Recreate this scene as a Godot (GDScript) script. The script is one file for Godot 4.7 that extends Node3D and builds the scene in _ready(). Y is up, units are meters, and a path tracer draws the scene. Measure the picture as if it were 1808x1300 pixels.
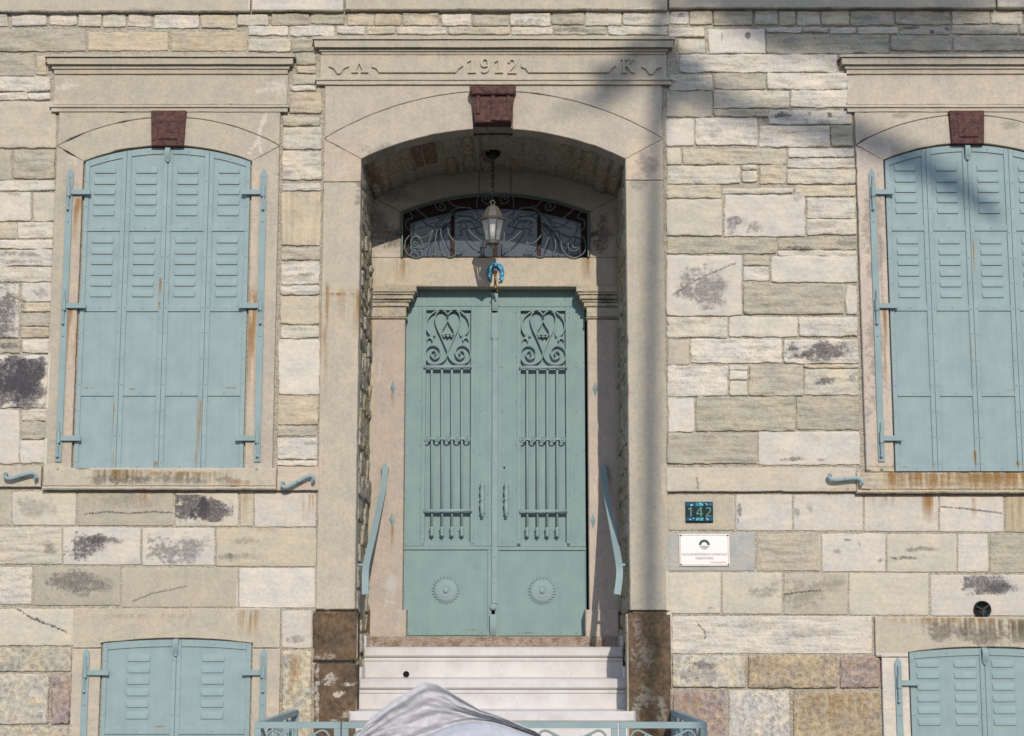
extends Node3D
# ---------------------------------------------------------------- measuring
# Measurements were taken off one view as bearings (px, py); P() turns a bearing and the depth z of the plane
# that the measured thing lies in into a point in metres.
const FOC := 2927.0
const EYE := Vector3(0.126, 1.65, 10.84)
const TILT := 0.15257
const BACK := -0.98            # plane of the stone round the front door
const DOORZ := -1.11           # plane of the door leaves
const SUNDIR := Vector3(0.150, 0.45, 1.0)
var rng := RandomNumberGenerator.new()
var nz := FastNoiseLite.new()
var M := {}
var house: Node3D

func P(px: float, py: float, z := 0.0) -> Vector3:
	var a := (px - 904.0) / FOC
	var b := (650.0 - py) / FOC
	var d := Vector3(a, sin(TILT) + b * cos(TILT), -cos(TILT) + b * sin(TILT))
	return EYE + d * ((z - EYE.z) / d.z)

func P2(px: float, py: float, z := 0.0) -> Vector2:
	var p := P(px, py, z)
	return Vector2(p.x, p.y)

func rect(x0: float, y0: float, x1: float, y1: float, z := 0.0) -> Rect2:
	var a := P(x0, (y0 + y1) / 2, z)
	var b := P(x1, (y0 + y1) / 2, z)
	var t := P(x0, y0, z).y
	var u := P(x0, y1, z).y
	return Rect2(a.x, u, b.x - a.x, t - u)

# ---------------------------------------------------------------- mesh helpers
const X0 := -3.9
const X1 := 4.1
const Y0 := 0.6
const Y1 := 6.1
const TW := 2048
const TH := 1408

func mb(flat := true) -> SurfaceTool:
	var st := SurfaceTool.new()
	st.begin(Mesh.PRIMITIVE_TRIANGLES)
	st.set_smooth_group(-1 if flat else 0)
	return st

func v(st: SurfaceTool, p: Vector3) -> void:
	st.set_uv(Vector2((p.x - X0) / (X1 - X0), (Y1 - p.y) / (Y1 - Y0)))
	st.add_vertex(p)

func tri(st: SurfaceTool, a: Vector3, b: Vector3, c: Vector3) -> void:
	v(st, a); v(st, b); v(st, c)

func quad(st: SurfaceTool, a: Vector3, b: Vector3, c: Vector3, d: Vector3) -> void:
	tri(st, a, b, c); tri(st, a, c, d)

func commit(st: SurfaceTool, called: String, mat: Material, parent: Node) -> MeshInstance3D:
	st.generate_normals()
	var o := MeshInstance3D.new()
	o.mesh = st.commit()
	o.name = called
	o.material_override = mat
	parent.add_child(o, true)
	return o

func inst(mesh: Mesh, called: String, mat: Material, parent: Node, at: Vector3) -> MeshInstance3D:
	var o := MeshInstance3D.new()
	o.mesh = mesh
	o.name = called
	o.material_override = mat
	o.position = at
	parent.add_child(o, true)
	return o

func tag(o: Node, label: String, category := "", group := "", kind := "") -> void:
	if label: o.set_meta("label", label)
	if category: o.set_meta("category", category)
	if group: o.set_meta("group", group)
	if kind: o.set_meta("kind", kind)

func thing(called: String, label: String, category: String, group := "") -> Node3D:
	var o := Node3D.new()
	o.name = called
	add_child(o, true)
	tag(o, label, category, group)
	return o

func clockwise(poly: PackedVector2Array) -> PackedVector2Array:
	var a := 0.0
	for i in poly.size():
		var p := poly[i]
		var q := poly[(i + 1) % poly.size()]
		a += p.x * q.y - q.x * p.y
	var r := poly.duplicate()
	if a > 0: r.reverse()
	return r

func inset(poly: PackedVector2Array, by: float) -> PackedVector2Array:
	var r := PackedVector2Array()
	var n := poly.size()
	for i in n:
		var d0 := (poly[i] - poly[(i + n - 1) % n]).normalized()
		var d1 := (poly[(i + 1) % n] - poly[i]).normalized()
		var n0 := Vector2(d0.y, -d0.x)
		var n1 := Vector2(d1.y, -d1.x)
		var m := n0 + n1
		var k := m.length_squared()
		r.append(poly[i] + (m * (2.0 / k) * by if k > 0.3 else n0 * by))
	return r

# a flat outline given thickness from z0 (back) to z1 (front) with a chamfered front edge
func extr(st: SurfaceTool, outline: PackedVector2Array, z0: float, z1: float, bev := 0.0) -> void:
	var p := clockwise(outline)
	var n := p.size()
	var f := inset(p, bev) if bev > 0 else p
	var zm := z1 - bev
	for i in n:
		var j := (i + 1) % n
		quad(st, Vector3(p[i].x, p[i].y, z0), Vector3(p[j].x, p[j].y, z0), Vector3(p[j].x, p[j].y, zm), Vector3(p[i].x, p[i].y, zm))
		if bev > 0:
			quad(st, Vector3(p[i].x, p[i].y, zm), Vector3(p[j].x, p[j].y, zm), Vector3(f[j].x, f[j].y, z1), Vector3(f[i].x, f[i].y, z1))
	var t := Geometry2D.triangulate_polygon(f)
	for k in range(0, t.size(), 3):
		var a := f[t[k]]
		var b := f[t[k + 1]]
		var c := f[t[k + 2]]
		if (b - a).cross(c - a) > 0:
			var s := b
			b = c
			c = s
		tri(st, Vector3(a.x, a.y, z1), Vector3(b.x, b.y, z1), Vector3(c.x, c.y, z1))

func box(st: SurfaceTool, x0: float, x1: float, y0: float, y1: float, z0: float, z1: float, bev := 0.003) -> void:
	extr(st, PackedVector2Array([Vector2(x0, y1), Vector2(x1, y1), Vector2(x1, y0), Vector2(x0, y0)]), z0, z1, bev)
	quad(st, Vector3(x1, y1, z0), Vector3(x0, y1, z0), Vector3(x0, y0, z0), Vector3(x1, y0, z0))

func boxp(st: SurfaceTool, x0: float, y0: float, x1: float, y1: float, z0: float, z1: float, bev := 0.003) -> void:
	var r := rect(x0, y0, x1, y1, z1)
	box(st, r.position.x, r.end.x, r.position.y, r.end.y, z0, z1, bev)

func tube(st: SurfaceTool, pts: Array, r: float, sides := 6, r_end := -1.0, caps := true) -> void:
	var n := pts.size()
	var rings := []
	var up := Vector3(0.13, 0.21, 0.97)
	for i in n:
		var d: Vector3 = (pts[mini(i + 1, n - 1)] - pts[maxi(i - 1, 0)]).normalized()
		if absf(d.dot(up)) > 0.95: up = Vector3(0.9, 0.3, 0.1)
		var a := d.cross(up).normalized()
		var b := a.cross(d).normalized()
		up = b
		var rr := r if r_end < 0 else lerpf(r, r_end, float(i) / (n - 1))
		var ring := []
		for k in sides:
			var w := TAU * k / sides
			ring.append(pts[i] + (a * cos(w) + b * sin(w)) * rr)
		rings.append(ring)
	for i in n - 1:
		for k in sides:
			var l := (k + 1) % sides
			quad(st, rings[i][k], rings[i][l], rings[i + 1][l], rings[i + 1][k])
	if caps:
		for k in sides:
			var l := (k + 1) % sides
			tri(st, pts[0], rings[0][l], rings[0][k])
			tri(st, pts[n - 1], rings[n - 1][k], rings[n - 1][l])

func curve(pts: Array, per := 5) -> Array:      # Catmull-Rom through the given points
	var r := []
	var n := pts.size()
	for i in n - 1:
		var a: Vector3 = pts[maxi(i - 1, 0)]
		var d: Vector3 = pts[mini(i + 2, n - 1)]
		var b: Vector3 = pts[i]
		var c: Vector3 = pts[i + 1]
		for k in per:
			r.append(b.cubic_interpolate(c, a, d, float(k) / per))
	r.append(pts[n - 1])
	return r

# a flat bar swept along a path; wide is the direction of its broad side
func strap(st: SurfaceTool, pts: Array, wide: Vector3, w: float, t: float) -> void:
	var n := pts.size()
	var ring := []
	for i in n:
		var d: Vector3 = (pts[mini(i + 1, n - 1)] - pts[maxi(i - 1, 0)]).normalized()
		var s := d.cross(wide).normalized()
		var e := s.cross(d).normalized()
		ring.append([pts[i] + e * w / 2 + s * t / 2, pts[i] + e * w / 2 - s * t / 2, pts[i] - e * w / 2 - s * t / 2, pts[i] - e * w / 2 + s * t / 2])
	for i in n - 1:
		for k in 4:
			var l := (k + 1) % 4
			quad(st, ring[i][k], ring[i][l], ring[i + 1][l], ring[i + 1][k])
	quad(st, ring[0][3], ring[0][2], ring[0][1], ring[0][0])
	quad(st, ring[n - 1][0], ring[n - 1][1], ring[n - 1][2], ring[n - 1][3])

# profile of (radius, height) turned round an axis through c
func lathe(st: SurfaceTool, c: Vector3, prof: Array, sides: int, axis := Vector3.UP) -> void:
	var b := Basis(Quaternion(Vector3.UP, axis)) if axis != Vector3.UP else Basis.IDENTITY
	for i in prof.size() - 1:
		for k in sides:
			var q := []
			for e in [[i, k], [i, k + 1], [i + 1, k + 1], [i + 1, k]]:
				var w: float = TAU * (e[1] + 0.5) / sides
				var pr: Vector2 = prof[e[0]]
				q.append(c + b * Vector3(cos(w) * pr.x, pr.y, sin(w) * pr.x))
			quad(st, q[0], q[1], q[2], q[3])

# a moulding of (py, projection) run along the wall between two bearings, mitred returns at its ends
func moulding(st: SurfaceTool, xa: float, xb: float, prof: Array, px: float) -> void:
	var pr := []
	for e in prof:
		var p := P(px, e[0], e[1])
		pr.append(Vector2(p.y, e[1]))
	for i in pr.size() - 1:
		var a: Vector2 = pr[i]
		var b: Vector2 = pr[i + 1]
		var steps := 14
		for s in steps:
			var t0 := float(s) / steps
			var t1 := float(s + 1) / steps
			var la := xa - a.y
			var ra := xb + a.y
			var lb := xa - b.y
			var rb := xb + b.y
			var w := func(x: float, q: Vector2) -> Vector3:
				var k := nz.get_noise_2d(x * 260.0, q.x * 900.0) * 0.0022
				return Vector3(x, q.x + k, q.y + k)
			quad(st, w.call(lerpf(la, ra, t0), a), w.call(lerpf(la, ra, t1), a), w.call(lerpf(lb, rb, t1), b), w.call(lerpf(lb, rb, t0), b))
		quad(st, Vector3(xa - a.y, a.x, -0.02), Vector3(xa - a.y, a.x, a.y), Vector3(xa - b.y, b.x, b.y), Vector3(xa - b.y, b.x, -0.02))
		quad(st, Vector3(xb + a.y, a.x, a.y), Vector3(xb + a.y, a.x, -0.02), Vector3(xb + b.y, b.x, -0.02), Vector3(xb + b.y, b.x, b.y))

# ---------------------------------------------------------------- stones
# one stone: four corners of its face on a plane with normal nrm, standing out by prot from the mortar
func stone_mesh(c: Array, nrm: Vector3, prot: float, rough: float, ragged: float, lam: float, edge: float, cell := 0.03) -> SurfaceTool:
	var st := mb(false)
	var w: float = ((c[1] - c[0]).length() + (c[2] - c[3]).length()) / 2
	var h: float = ((c[3] - c[0]).length() + (c[2] - c[1]).length()) / 2
	var us := [0.0, edge * 0.35 / w, edge / w]
	var vs := [0.0, edge * 0.35 / h, edge / h]
	var nx := clampi(int(w / cell), 2, 40)
	var ny := clampi(int(h / cell), 2, 14)
	for i in range(1, nx): us.append(lerpf(edge / w, 1 - edge / w, float(i) / nx))
	for i in range(1, ny): vs.append(lerpf(edge / h, 1 - edge / h, float(i) / ny))
	for a in [1.0 - edge / w, 1.0 - edge * 0.35 / w, 1.0]: us.append(a)
	for a in [1.0 - edge / h, 1.0 - edge * 0.35 / h, 1.0]: vs.append(a)
	var g := []
	var lu := us.size() - 1
	var lv := vs.size() - 1
	var seedz := rng.randf() * 500.0
	for j in vs.size():
		var row := []
		for i in us.size():
			var uu: float = us[i]
			var vv: float = vs[j]
			var p: Vector3 = c[0].lerp(c[1], uu).lerp(c[3].lerp(c[2], uu), vv)
			var ring := mini(mini(i, lu - i), mini(j, lv - j))
			var near := maxf(0.0, 1.0 - minf(minf(uu, 1 - uu) * w, minf(vv, 1 - vv) * h) / 0.05)
			# ragged outline: the border wanders in the plane
			var ex: Vector3 = (c[1] - c[0]).normalized()
			var ey: Vector3 = (c[3] - c[0]).normalized()
			var nn := nz.get_noise_3d(p.x * 90.0 + seedz, p.y * 90.0, p.z * 90.0)
			var n2 := nz.get_noise_3d(p.x * 90.0 - seedz, p.y * 90.0 + 77.0, p.z * 90.0)
			# corners rounded: pull in where both u and v are at their ends
			var cu := maxf(0.0, 1.0 - minf(uu, 1 - uu) * w / (edge * 1.4))
			var cv := maxf(0.0, 1.0 - minf(vv, 1 - vv) * h / (edge * 1.4))
			var pull := cu * cv * edge * 0.5
			p += ex * (nn * ragged * near + (pull if uu < 0.5 else -pull))
			p += ey * (n2 * ragged * near + (pull if vv < 0.5 else -pull))
			var k := 0.0
			if ring == 0: k = -0.012
			elif ring == 1: k = prot * 0.85
			else: k = prot
			if ring > 0:
				var q := p * 1.0
				k += nz.get_noise_3d(q.x * 55.0 + seedz, q.y * 75.0, q.z * 55.0) * rough * (0.5 if ring == 1 else 1.0)
				k += nz.get_noise_3d(q.x * 8.0 + seedz, q.y * 300.0 + seedz, q.z * 8.0) * lam * (0.3 if ring == 1 else 1.0)
			row.append(p + nrm * k)
		g.append(row)
	for j in lv:
		for i in lu:
			quad(st, g[j][i], g[j][i + 1], g[j + 1][i + 1], g[j + 1][i])
	return st

func corners(x0: float, y0: float, x1: float, y1: float, z := 0.0) -> Array:
	return [P(x0, y0, z), P(x1, y0, z), P(x1, y1, z), P(x0, y1, z)]

# ---------------------------------------------------------------- colour of the stone and paint
# Colours below are what each surface shows in full sun (sRGB 0-255); LIT is the light that falls on it there.
const LIT := 1.5
func lin(c: float) -> float:
	c /= 255.0
	return c / 12.92 if c <= 0.04045 else pow((c + 0.055) / 1.055, 2.4)

func base(r: float, g: float, b: float) -> Color:
	return Color(lin(r) / LIT, lin(g) / LIT, lin(b) / LIT).linear_to_srgb()

var TONE := {
	"w": Vector3(221, 212, 199), "c": Vector3(213, 204, 187), "y": Vector3(209, 198, 176), "g": Vector3(194, 185, 168),
	"o": Vector3(191, 183, 164), "p": Vector3(218, 209, 198), "b": Vector3(204, 190, 166), "n": Vector3(184, 182, 175),
	"s": Vector3(199, 189, 171), "t": Vector3(200, 190, 171), "r": Vector3(182, 163, 153), "k": Vector3(188, 172, 147),
	"e": Vector3(206, 191, 173), "d": Vector3(113, 94, 74), "a": Vector3(155, 174, 176), "D": Vector3(146, 171, 171),
	"i": Vector3(206, 192, 179), "h": Vector3(150, 138, 116), "z": Vector3(210, 199, 181), "u": Vector3(201, 190, 174)}
var buf := PackedByteArray()
var paint_buf := PackedByteArray()
var hgt := PackedByteArray()
var noise_bytes := []
var srgb_of := PackedByteArray()

func noise_image(freq: float, type: int, w: int, h: int, sx: int, sy: int, octaves := 3, sd := 1) -> PackedByteArray:
	var n := FastNoiseLite.new()
	n.noise_type = type
	n.frequency = freq
	n.fractal_octaves = octaves
	n.seed = sd
	if type == FastNoiseLite.TYPE_CELLULAR:
		n.fractal_type = FastNoiseLite.FRACTAL_NONE
	var im := n.get_seamless_image(w, h)
	im.convert(Image.FORMAT_L8)
	if sx > 1 or sy > 1:
		im.resize(w * sx, h * sy, Image.INTERPOLATE_CUBIC)
	return im.get_data()

func start_map() -> void:
	buf.resize(TW * TH * 3)
	hgt.resize(TW * TH)
	hgt.fill(128)
	var S := FastNoiseLite.TYPE_SIMPLEX_SMOOTH
	noise_bytes = [
		noise_image(0.35, S, 1024, 1024, 1, 1, 2, 3),          # 0 grain
		noise_image(0.02, S, 1024, 1024, 1, 1, 5, 5),          # 1 patches
		noise_image(0.11, S, 128, 1024, 8, 1, 3, 7),           # 2 beds (stretched along x)
		noise_image(0.09, S, 1024, 64, 1, 16, 3, 9),           # 3 runs (stretched along y)
		noise_image(0.10, FastNoiseLite.TYPE_CELLULAR, 1024, 1024, 1, 1, 1, 11),  # 4 pebbles and pits
		noise_image(0.09, S, 1024, 1024, 1, 1, 4, 13)]         # 5 mottling

func tx(x: float) -> int: return int((x - X0) / (X1 - X0) * TW)
func ty(y: float) -> int: return int((Y1 - y) / (Y1 - Y0) * TH)

# fills a rectangle (bearings in plane z) with one piece's own colour and grain
func fill(x0: float, y0: float, x1: float, y1: float, tone: String, kind: String, z := 0.0, grow := 2) -> void:
	var c0: Vector3 = TONE[tone]
	var a := Vector3(lin(c0.x), lin(c0.y), lin(c0.z)) / LIT * rng.randf_range(0.94, 1.05)
	var p := P(minf(x0, x1), y0, z)
	var q := P(maxf(x0, x1), y1, z)
	var p2 := P(x0, y1, z)
	var q2 := P(x1, y0, z)
	var ax := clampi(tx(minf(p.x, p2.x)) - grow, 0, TW)
	var bx := clampi(tx(maxf(q.x, q2.x)) + grow, 0, TW)
	var ay := clampi(ty(p.y) - grow, 0, TH)
	var by := clampi(ty(q.y) + grow, 0, TH)
	var n0: PackedByteArray = noise_bytes[0]
	var n1: PackedByteArray = noise_bytes[1]
	var n2: PackedByteArray = noise_bytes[2]
	var n3: PackedByteArray = noise_bytes[3]
	var n4: PackedByteArray = noise_bytes[4]
	var n5: PackedByteArray = noise_bytes[5]
	var ox := rng.randi() % 1024
	var oy := rng.randi() % 1024
	var k0 := 0.0
	var k1 := 0.0
	var k2 := 0.0
	var k3 := 0.0
	var k4 := 0.0
	var k5 := 0.0
	var warm := 0.05
	var hb := 0.0
	match kind:
		"l": k0 = 0.22; k1 = 0.20; k2 = 0.24; k5 = 0.22; hb = 1.1; warm = 0.09
		"f": k0 = 0.16; k1 = 0.16; k2 = 0.12; k5 = 0.18; hb = 0.6; warm = 0.07
		"g": k0 = 0.21; k1 = 0.17; k3 = 0.07; k4 = 0.08; k5 = 0.15; hb = 0.45
		"v": k0 = 0.15; k1 = 0.15; k3 = 0.32; k5 = 0.1; hb = 0.8
		"q": k0 = 0.60; k1 = 0.30; k4 = 0.45; k5 = 0.55; hb = 1.6; warm = 0.13
		"m": k0 = 0.45; k1 = 0.70; k4 = 0.25; k5 = 0.85; hb = 1.0; warm = 0.10
		"p": k0 = 0.04; k1 = 0.15; k3 = 0.07; k5 = 0.06; warm = 0.03
	for y in range(ay, by):
		var r1 := ((y + oy) & 1023) * 1024
		for x in range(ax, bx):
			var i := r1 + ((x + ox) & 1023)
			var g0 := n0[i] / 255.0 - 0.5
			var g1 := n1[i] / 255.0 - 0.5
			var g5 := n5[i] / 255.0 - 0.5
			var g2 := n2[i] / 255.0 - 0.5
			var g3 := n3[i] / 255.0 - 0.5
			var g4 := n4[i] / 255.0 - 0.5
			var m := 1.0 + g0 * k0 + g1 * k1 + g2 * k2 + g3 * k3 + g4 * k4 + g5 * k5
			if k0 > 0.2 and g0 < -0.19: m *= 0.88
			if hb > 0.9 and k2 > 0.2 and g2 < -0.22: m *= 0.86
			var t := g1 * warm * 2.0 + (g5 * 0.28 if k4 > 0.3 else 0.0)
			var o := (y * TW + x) * 3
			buf[o] = clampi(int(pow(maxf(a.x * m * (1.0 + t * 0.5), 0.0), 0.4545) * 255.0), 0, 255)
			buf[o + 1] = clampi(int(pow(maxf(a.y * m, 0.0), 0.4545) * 255.0), 0, 255)
			buf[o + 2] = clampi(int(pow(maxf(a.z * m * (1.0 - t), 0.0), 0.4545) * 255.0), 0, 255)
			hgt[y * TW + x] = clampi(int(128.0 + hb * (g0 * 60.0 + g2 * (60.0 if k2 > 0.2 else 0.0) + g3 * (90.0 if k3 > 0.2 else 0.0) + g5 * 70.0 + g4 * (60.0 if k4 > 0.3 else 0.0))), 0, 255)

# lichen, soot, rust or limewash lying on the stone in blotches with a broken edge
func stain(cx: float, cy: float, rx: float, ry: float, s: float, kind := 0, z := 0.0) -> void:
	var c := P(cx, cy, z)
	var e := P(cx + rx, cy + ry, z)
	var hx := maxi(int(absf(e.x - c.x) / (X1 - X0) * TW), 2)
	var hy := maxi(int(absf(e.y - c.y) / (Y1 - Y0) * TH), 2)
	var mx := tx(c.x)
	var my := ty(c.y)
	var col: Vector3 = [Vector3(0.040, 0.037, 0.046), Vector3(0.23, 0.128, 0.045), Vector3(0.46, 0.42, 0.37), Vector3(0.085, 0.065, 0.035), Vector3(0.42, 0.42, 0.43), Vector3(0.40, 0.28, 0.16)][kind]
	var n5: PackedByteArray = noise_bytes[5]
	var n0: PackedByteArray = noise_bytes[0]
	var n3: PackedByteArray = noise_bytes[3]
	var n1: PackedByteArray = noise_bytes[1]
	var n2: PackedByteArray = noise_bytes[2]
	var run := kind == 1 or kind == 3
	var ox := rng.randi() % 1024
	for y in range(maxi(my - hy, 0), mini(my + hy, TH)):
		for x in range(maxi(mx - hx, 0), mini(mx + hx, TW)):
			var dx := float(x - mx) / hx
			var dy := float(y - my) / hy
			var i := (y & 1023) * 1024 + ((x + ox) & 1023)
			if not run:
				dx += (n1[i] - 127.0) / 255.0 * 1.0 + (n5[i] - 127.0) / 255.0 * 0.5
				dy += (n1[(i + 421 * 1024) & 1048575] - 127.0) / 255.0 * 1.0
			var r := dx * dx + dy * dy if s < 0.97 else dx * dx * dx * dx + dy * dy * dy * dy
			if r >= 1.0 and not run: continue
			if absf(dx) >= 1.0 or absf(dy) >= 1.0: continue
			var n := n5[i] * 0.40 + n0[i] * 0.30 + n1[i] * 0.15 + n2[i] * 0.15
			if run: n = n3[i] * 0.45 + n0[i] * 0.2 + n5[i] * 0.35
			n = n / 255.0 - 0.5
			var grain := n0[(i * 7 + 331) & 1048575] / 255.0
			var al := minf(clampf(((1.0 - r) * 1.15 - 0.36 + maxf(s - 0.6, 0.0) * 0.55 + n * 3.2) * 1.5, 0.0, 1.0) * s * (0.30 + 1.05 * grain), 0.94)
			if run: al = minf(1.0, s * 1.5) * clampf(0.52 + (n3[i] / 255.0 - 0.45) * 2.8 + n * 1.2, 0.0, 1.0) * (1.0 - dx * dx) * clampf((1.0 - dy) * 0.8, 0.0, 1.0) * clampf((dy + 1.0) * 5.0, 0.0, 1.0)
			if kind == 2: al = clampf((1.0 - r - 0.5 + n * 3.6) * 3.0, 0.0, 1.0) * s
			if al <= 0.0: continue
			var o := (y * TW + x) * 3
			for k in 3:
				var was := pow(buf[o + k] / 255.0, 2.2)
				buf[o + k] = int(pow(lerpf(was, minf(col[k], was) if kind != 2 and kind != 4 else col[k], al), 0.4545) * 255.0)

# a crack, a filled joint or a scratch along a line
func scratch(pts: Array, wid: float, s: float, kind := 0, z := 0.0) -> void:
	for i in pts.size() - 1:
		var a := Vector2(pts[i][0], pts[i][1])
		var b := Vector2(pts[i + 1][0], pts[i + 1][1])
		var n := maxi(int(a.distance_to(b) / (wid * 0.6)), 1)
		for k in n:
			var p := a.lerp(b, float(k) / n) + Vector2(rng.randf_range(-1, 1), rng.randf_range(-1, 1)) * wid * 0.35
			stain(p.x, p.y, wid * rng.randf_range(0.8, 1.3), wid * rng.randf_range(0.8, 1.3), s, kind, z)

func finish_map() -> void:
	var pim := Image.create_from_data(TW, TH, false, Image.FORMAT_RGB8, paint_buf)
	var im := Image.create_from_data(TW, TH, false, Image.FORMAT_RGB8, buf)
	var hm := Image.create_from_data(TW, TH, false, Image.FORMAT_L8, hgt)
	hm.convert(Image.FORMAT_RGBA8)
	hm.bump_map_to_normal_map(5.0)
	var at := ImageTexture.create_from_image(im)
	var nt := ImageTexture.create_from_image(hm)
	var m := StandardMaterial3D.new()
	m.albedo_texture = at
	m.normal_enabled = true
	m.normal_texture = nt
	m.normal_scale = 0.9
	m.roughness = 0.93
	m.metallic_specular = 0.25
	M.stone = m
	var p := StandardMaterial3D.new()
	p.albedo_texture = ImageTexture.create_from_image(pim)
	p.roughness = 0.6
	p.metallic_specular = 0.2
	M.paint_map = p

func noise_tex(freq: float, ramp: Array, size := 512, octaves := 4, type := FastNoiseLite.TYPE_SIMPLEX_SMOOTH, sd := 1, as_normal := false, bump := 4.0) -> Texture2D:
	var n := FastNoiseLite.new()
	n.noise_type = type
	n.frequency = freq
	n.fractal_octaves = octaves
	n.seed = sd
	var im := n.get_seamless_image(size, size)
	im.convert(Image.FORMAT_RGBA8)
	if as_normal:
		im.bump_map_to_normal_map(bump)
		return ImageTexture.create_from_image(im)
	var g := Gradient.new()
	g.offsets = PackedFloat32Array()
	g.colors = PackedColorArray()
	var off := PackedFloat32Array()
	var cols := PackedColorArray()
	for e in ramp:
		off.append(e[0])
		cols.append(e[1])
	g.offsets = off
	g.colors = cols
	for y in size:
		for x in size:
			im.set_pixel(x, y, g.sample(im.get_pixel(x, y).r))
	return ImageTexture.create_from_image(im)

func tri_mat(called: String, tex: Texture2D, scale: float, rough: float, normal: Texture2D = null, nscale := 1.0, spec := 0.3) -> StandardMaterial3D:
	var m := StandardMaterial3D.new()
	m.albedo_texture = tex
	m.uv1_triplanar = true
	m.uv1_world_triplanar = true
	m.uv1_scale = Vector3.ONE * scale
	m.roughness = rough
	m.metallic_specular = spec
	if normal:
		m.normal_enabled = true
		m.normal_texture = normal
		m.normal_scale = nscale
	M[called] = m
	return m

func plain(called: String, c: Color, rough: float, metal := 0.0, spec := 0.4) -> StandardMaterial3D:
	var m := StandardMaterial3D.new()
	m.albedo_color = c
	m.roughness = rough
	m.metallic = metal
	m.metallic_specular = spec
	M[called] = m
	return m

func materials() -> void:
	var grit := noise_tex(0.12, [], 512, 4, FastNoiseLite.TYPE_SIMPLEX_SMOOTH, 21, true, 6.0)
	tri_mat("mortar", noise_tex(0.05, [[0.15, base(172, 163, 147)], [0.5, base(191, 182, 166)], [0.85, base(204, 196, 180)]], 512, 5), 0.9, 0.95, grit, 1.0, 0.2)
	var rub := noise_tex(0.06, [], 512, 5, FastNoiseLite.TYPE_SIMPLEX_SMOOTH, 22, true, 10.0)
	tri_mat("rubble_grey", noise_tex(0.03, [[0.2, base(150, 142, 128)], [0.5, base(184, 176, 160)], [0.8, base(204, 196, 180)]], 512, 5, 3, 31), 2.2, 0.95, rub, 1.2, 0.2)
	tri_mat("rubble_tan", noise_tex(0.03, [[0.2, base(150, 138, 114)], [0.5, base(188, 176, 150)], [0.8, base(206, 195, 170)]], 512, 5, 3, 32), 2.2, 0.95, rub, 1.2, 0.2)
	tri_mat("rubble_brick", noise_tex(0.03, [[0.2, base(132, 106, 92)], [0.5, base(158, 130, 112)], [0.8, base(176, 152, 132)]], 512, 5, 3, 33), 2.2, 0.95, rub, 1.2, 0.2)
	tri_mat("marble", noise_tex(0.012, [[0.15, base(207, 201, 199)], [0.43, base(218, 212, 209)], [0.47, base(208, 203, 202)], [0.5, base(218, 213, 210)], [0.8, base(223, 218, 215)]], 1024, 6, 3, 41), 0.55, 0.35, null, 1.0, 0.5)
	tri_mat("threshold", noise_tex(0.05, [[0.2, base(140, 120, 100)], [0.5, base(168, 150, 136)], [0.8, base(182, 165, 152)]], 512, 5, 3, 42), 0.7, 0.8, grit, 0.8, 0.3)
	tri_mat("paint", noise_tex(0.02, [[0.2, base(147, 168, 171)], [0.8, base(157, 177, 179)]], 256, 4, 3, 43), 1.5, 0.6, null, 1.0, 0.2)
	tri_mat("keystone", noise_tex(0.05, [[0.1, base(70, 52, 50)], [0.45, base(100, 72, 68)], [0.85, base(116, 84, 78)]], 512, 5, 3, 44), 1.2, 0.85, grit, 0.8, 0.3)
	tri_mat("asphalt", noise_tex(0.2, [[0.2, Color(0.24, 0.235, 0.23)], [0.8, Color(0.30, 0.295, 0.285)]], 512, 4, 3, 45), 0.7, 0.9)
	tri_mat("tarp", noise_tex(0.03, [[0.2, base(186, 186, 192)], [0.8, base(204, 204, 210)]], 512, 4, 3, 46), 1.6, 0.5, noise_tex(0.05, [], 512, 4, 3, 47, true, 5.0), 0.5, 0.4)
	tri_mat("wood", noise_tex(0.05, [[0.2, Color(0.15, 0.10, 0.085)], [0.8, Color(0.25, 0.165, 0.135)]], 256, 4, 3, 48), 3.0, 0.6)
	tri_mat("bark", noise_tex(0.05, [[0.2, Color(0.30, 0.25, 0.2)], [0.8, Color(0.48, 0.42, 0.35)]], 256, 4, 3, 49), 2.0, 0.95)
	plain("iron_dark", Color(0.16, 0.2, 0.2), 0.55)
	plain("iron_green", base(104, 124, 122), 0.5)
	plain("iron_pale", base(150, 172, 172), 0.45)
	plain("frond", Color(0.24, 0.32, 0.16), 0.6)
	plain("black", Color(0.07, 0.07, 0.075), 0.5)
	plain("void", Color(0.03, 0.03, 0.03), 0.9)
	plain("lamp_cap", Color(0.34, 0.32, 0.31), 0.65, 0.1)
	plain("brass", Color(0.46, 0.37, 0.20), 0.45, 0.6)
	var gl := plain("glass", Color(0.86, 0.9, 0.92, 0.18), 0.05)
	gl.transparency = BaseMaterial3D.TRANSPARENCY_ALPHA
	plain("bulb", Color(0.62, 0.61, 0.58), 0.4)
	plain("pane", Color(0.29, 0.315, 0.355), 0.10, 0.0, 0.5)
	plain("plate", Color(0.80, 0.77, 0.76), 0.3, 0.3, 0.5)
	plain("plate_rim", Color(0.72, 0.66, 0.60), 0.25, 0.7)
	plain("ink_green", Color(0.14, 0.27, 0.26), 0.6)
	plain("ink", Color(0.30, 0.22, 0.24), 0.6)
	plain("tile_dark", Color(0.05, 0.14, 0.15), 0.15)
	plain("tile_teal", Color(0.10, 0.46, 0.50), 0.15)
	plain("tile_blue", Color(0.04, 0.28, 0.40), 0.15)
	plain("tile_ink", Color(0.30, 0.46, 0.40), 0.3)
	plain("tile_dot", Color(0.8, 0.9, 0.92), 0.2)
	plain("blue_bead", Color(0.20, 0.52, 0.66), 0.2)
	plain("blue_pale", Color(0.55, 0.78, 0.90), 0.25)
	plain("blue_deep", Color(0.05, 0.15, 0.40), 0.2)

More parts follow.
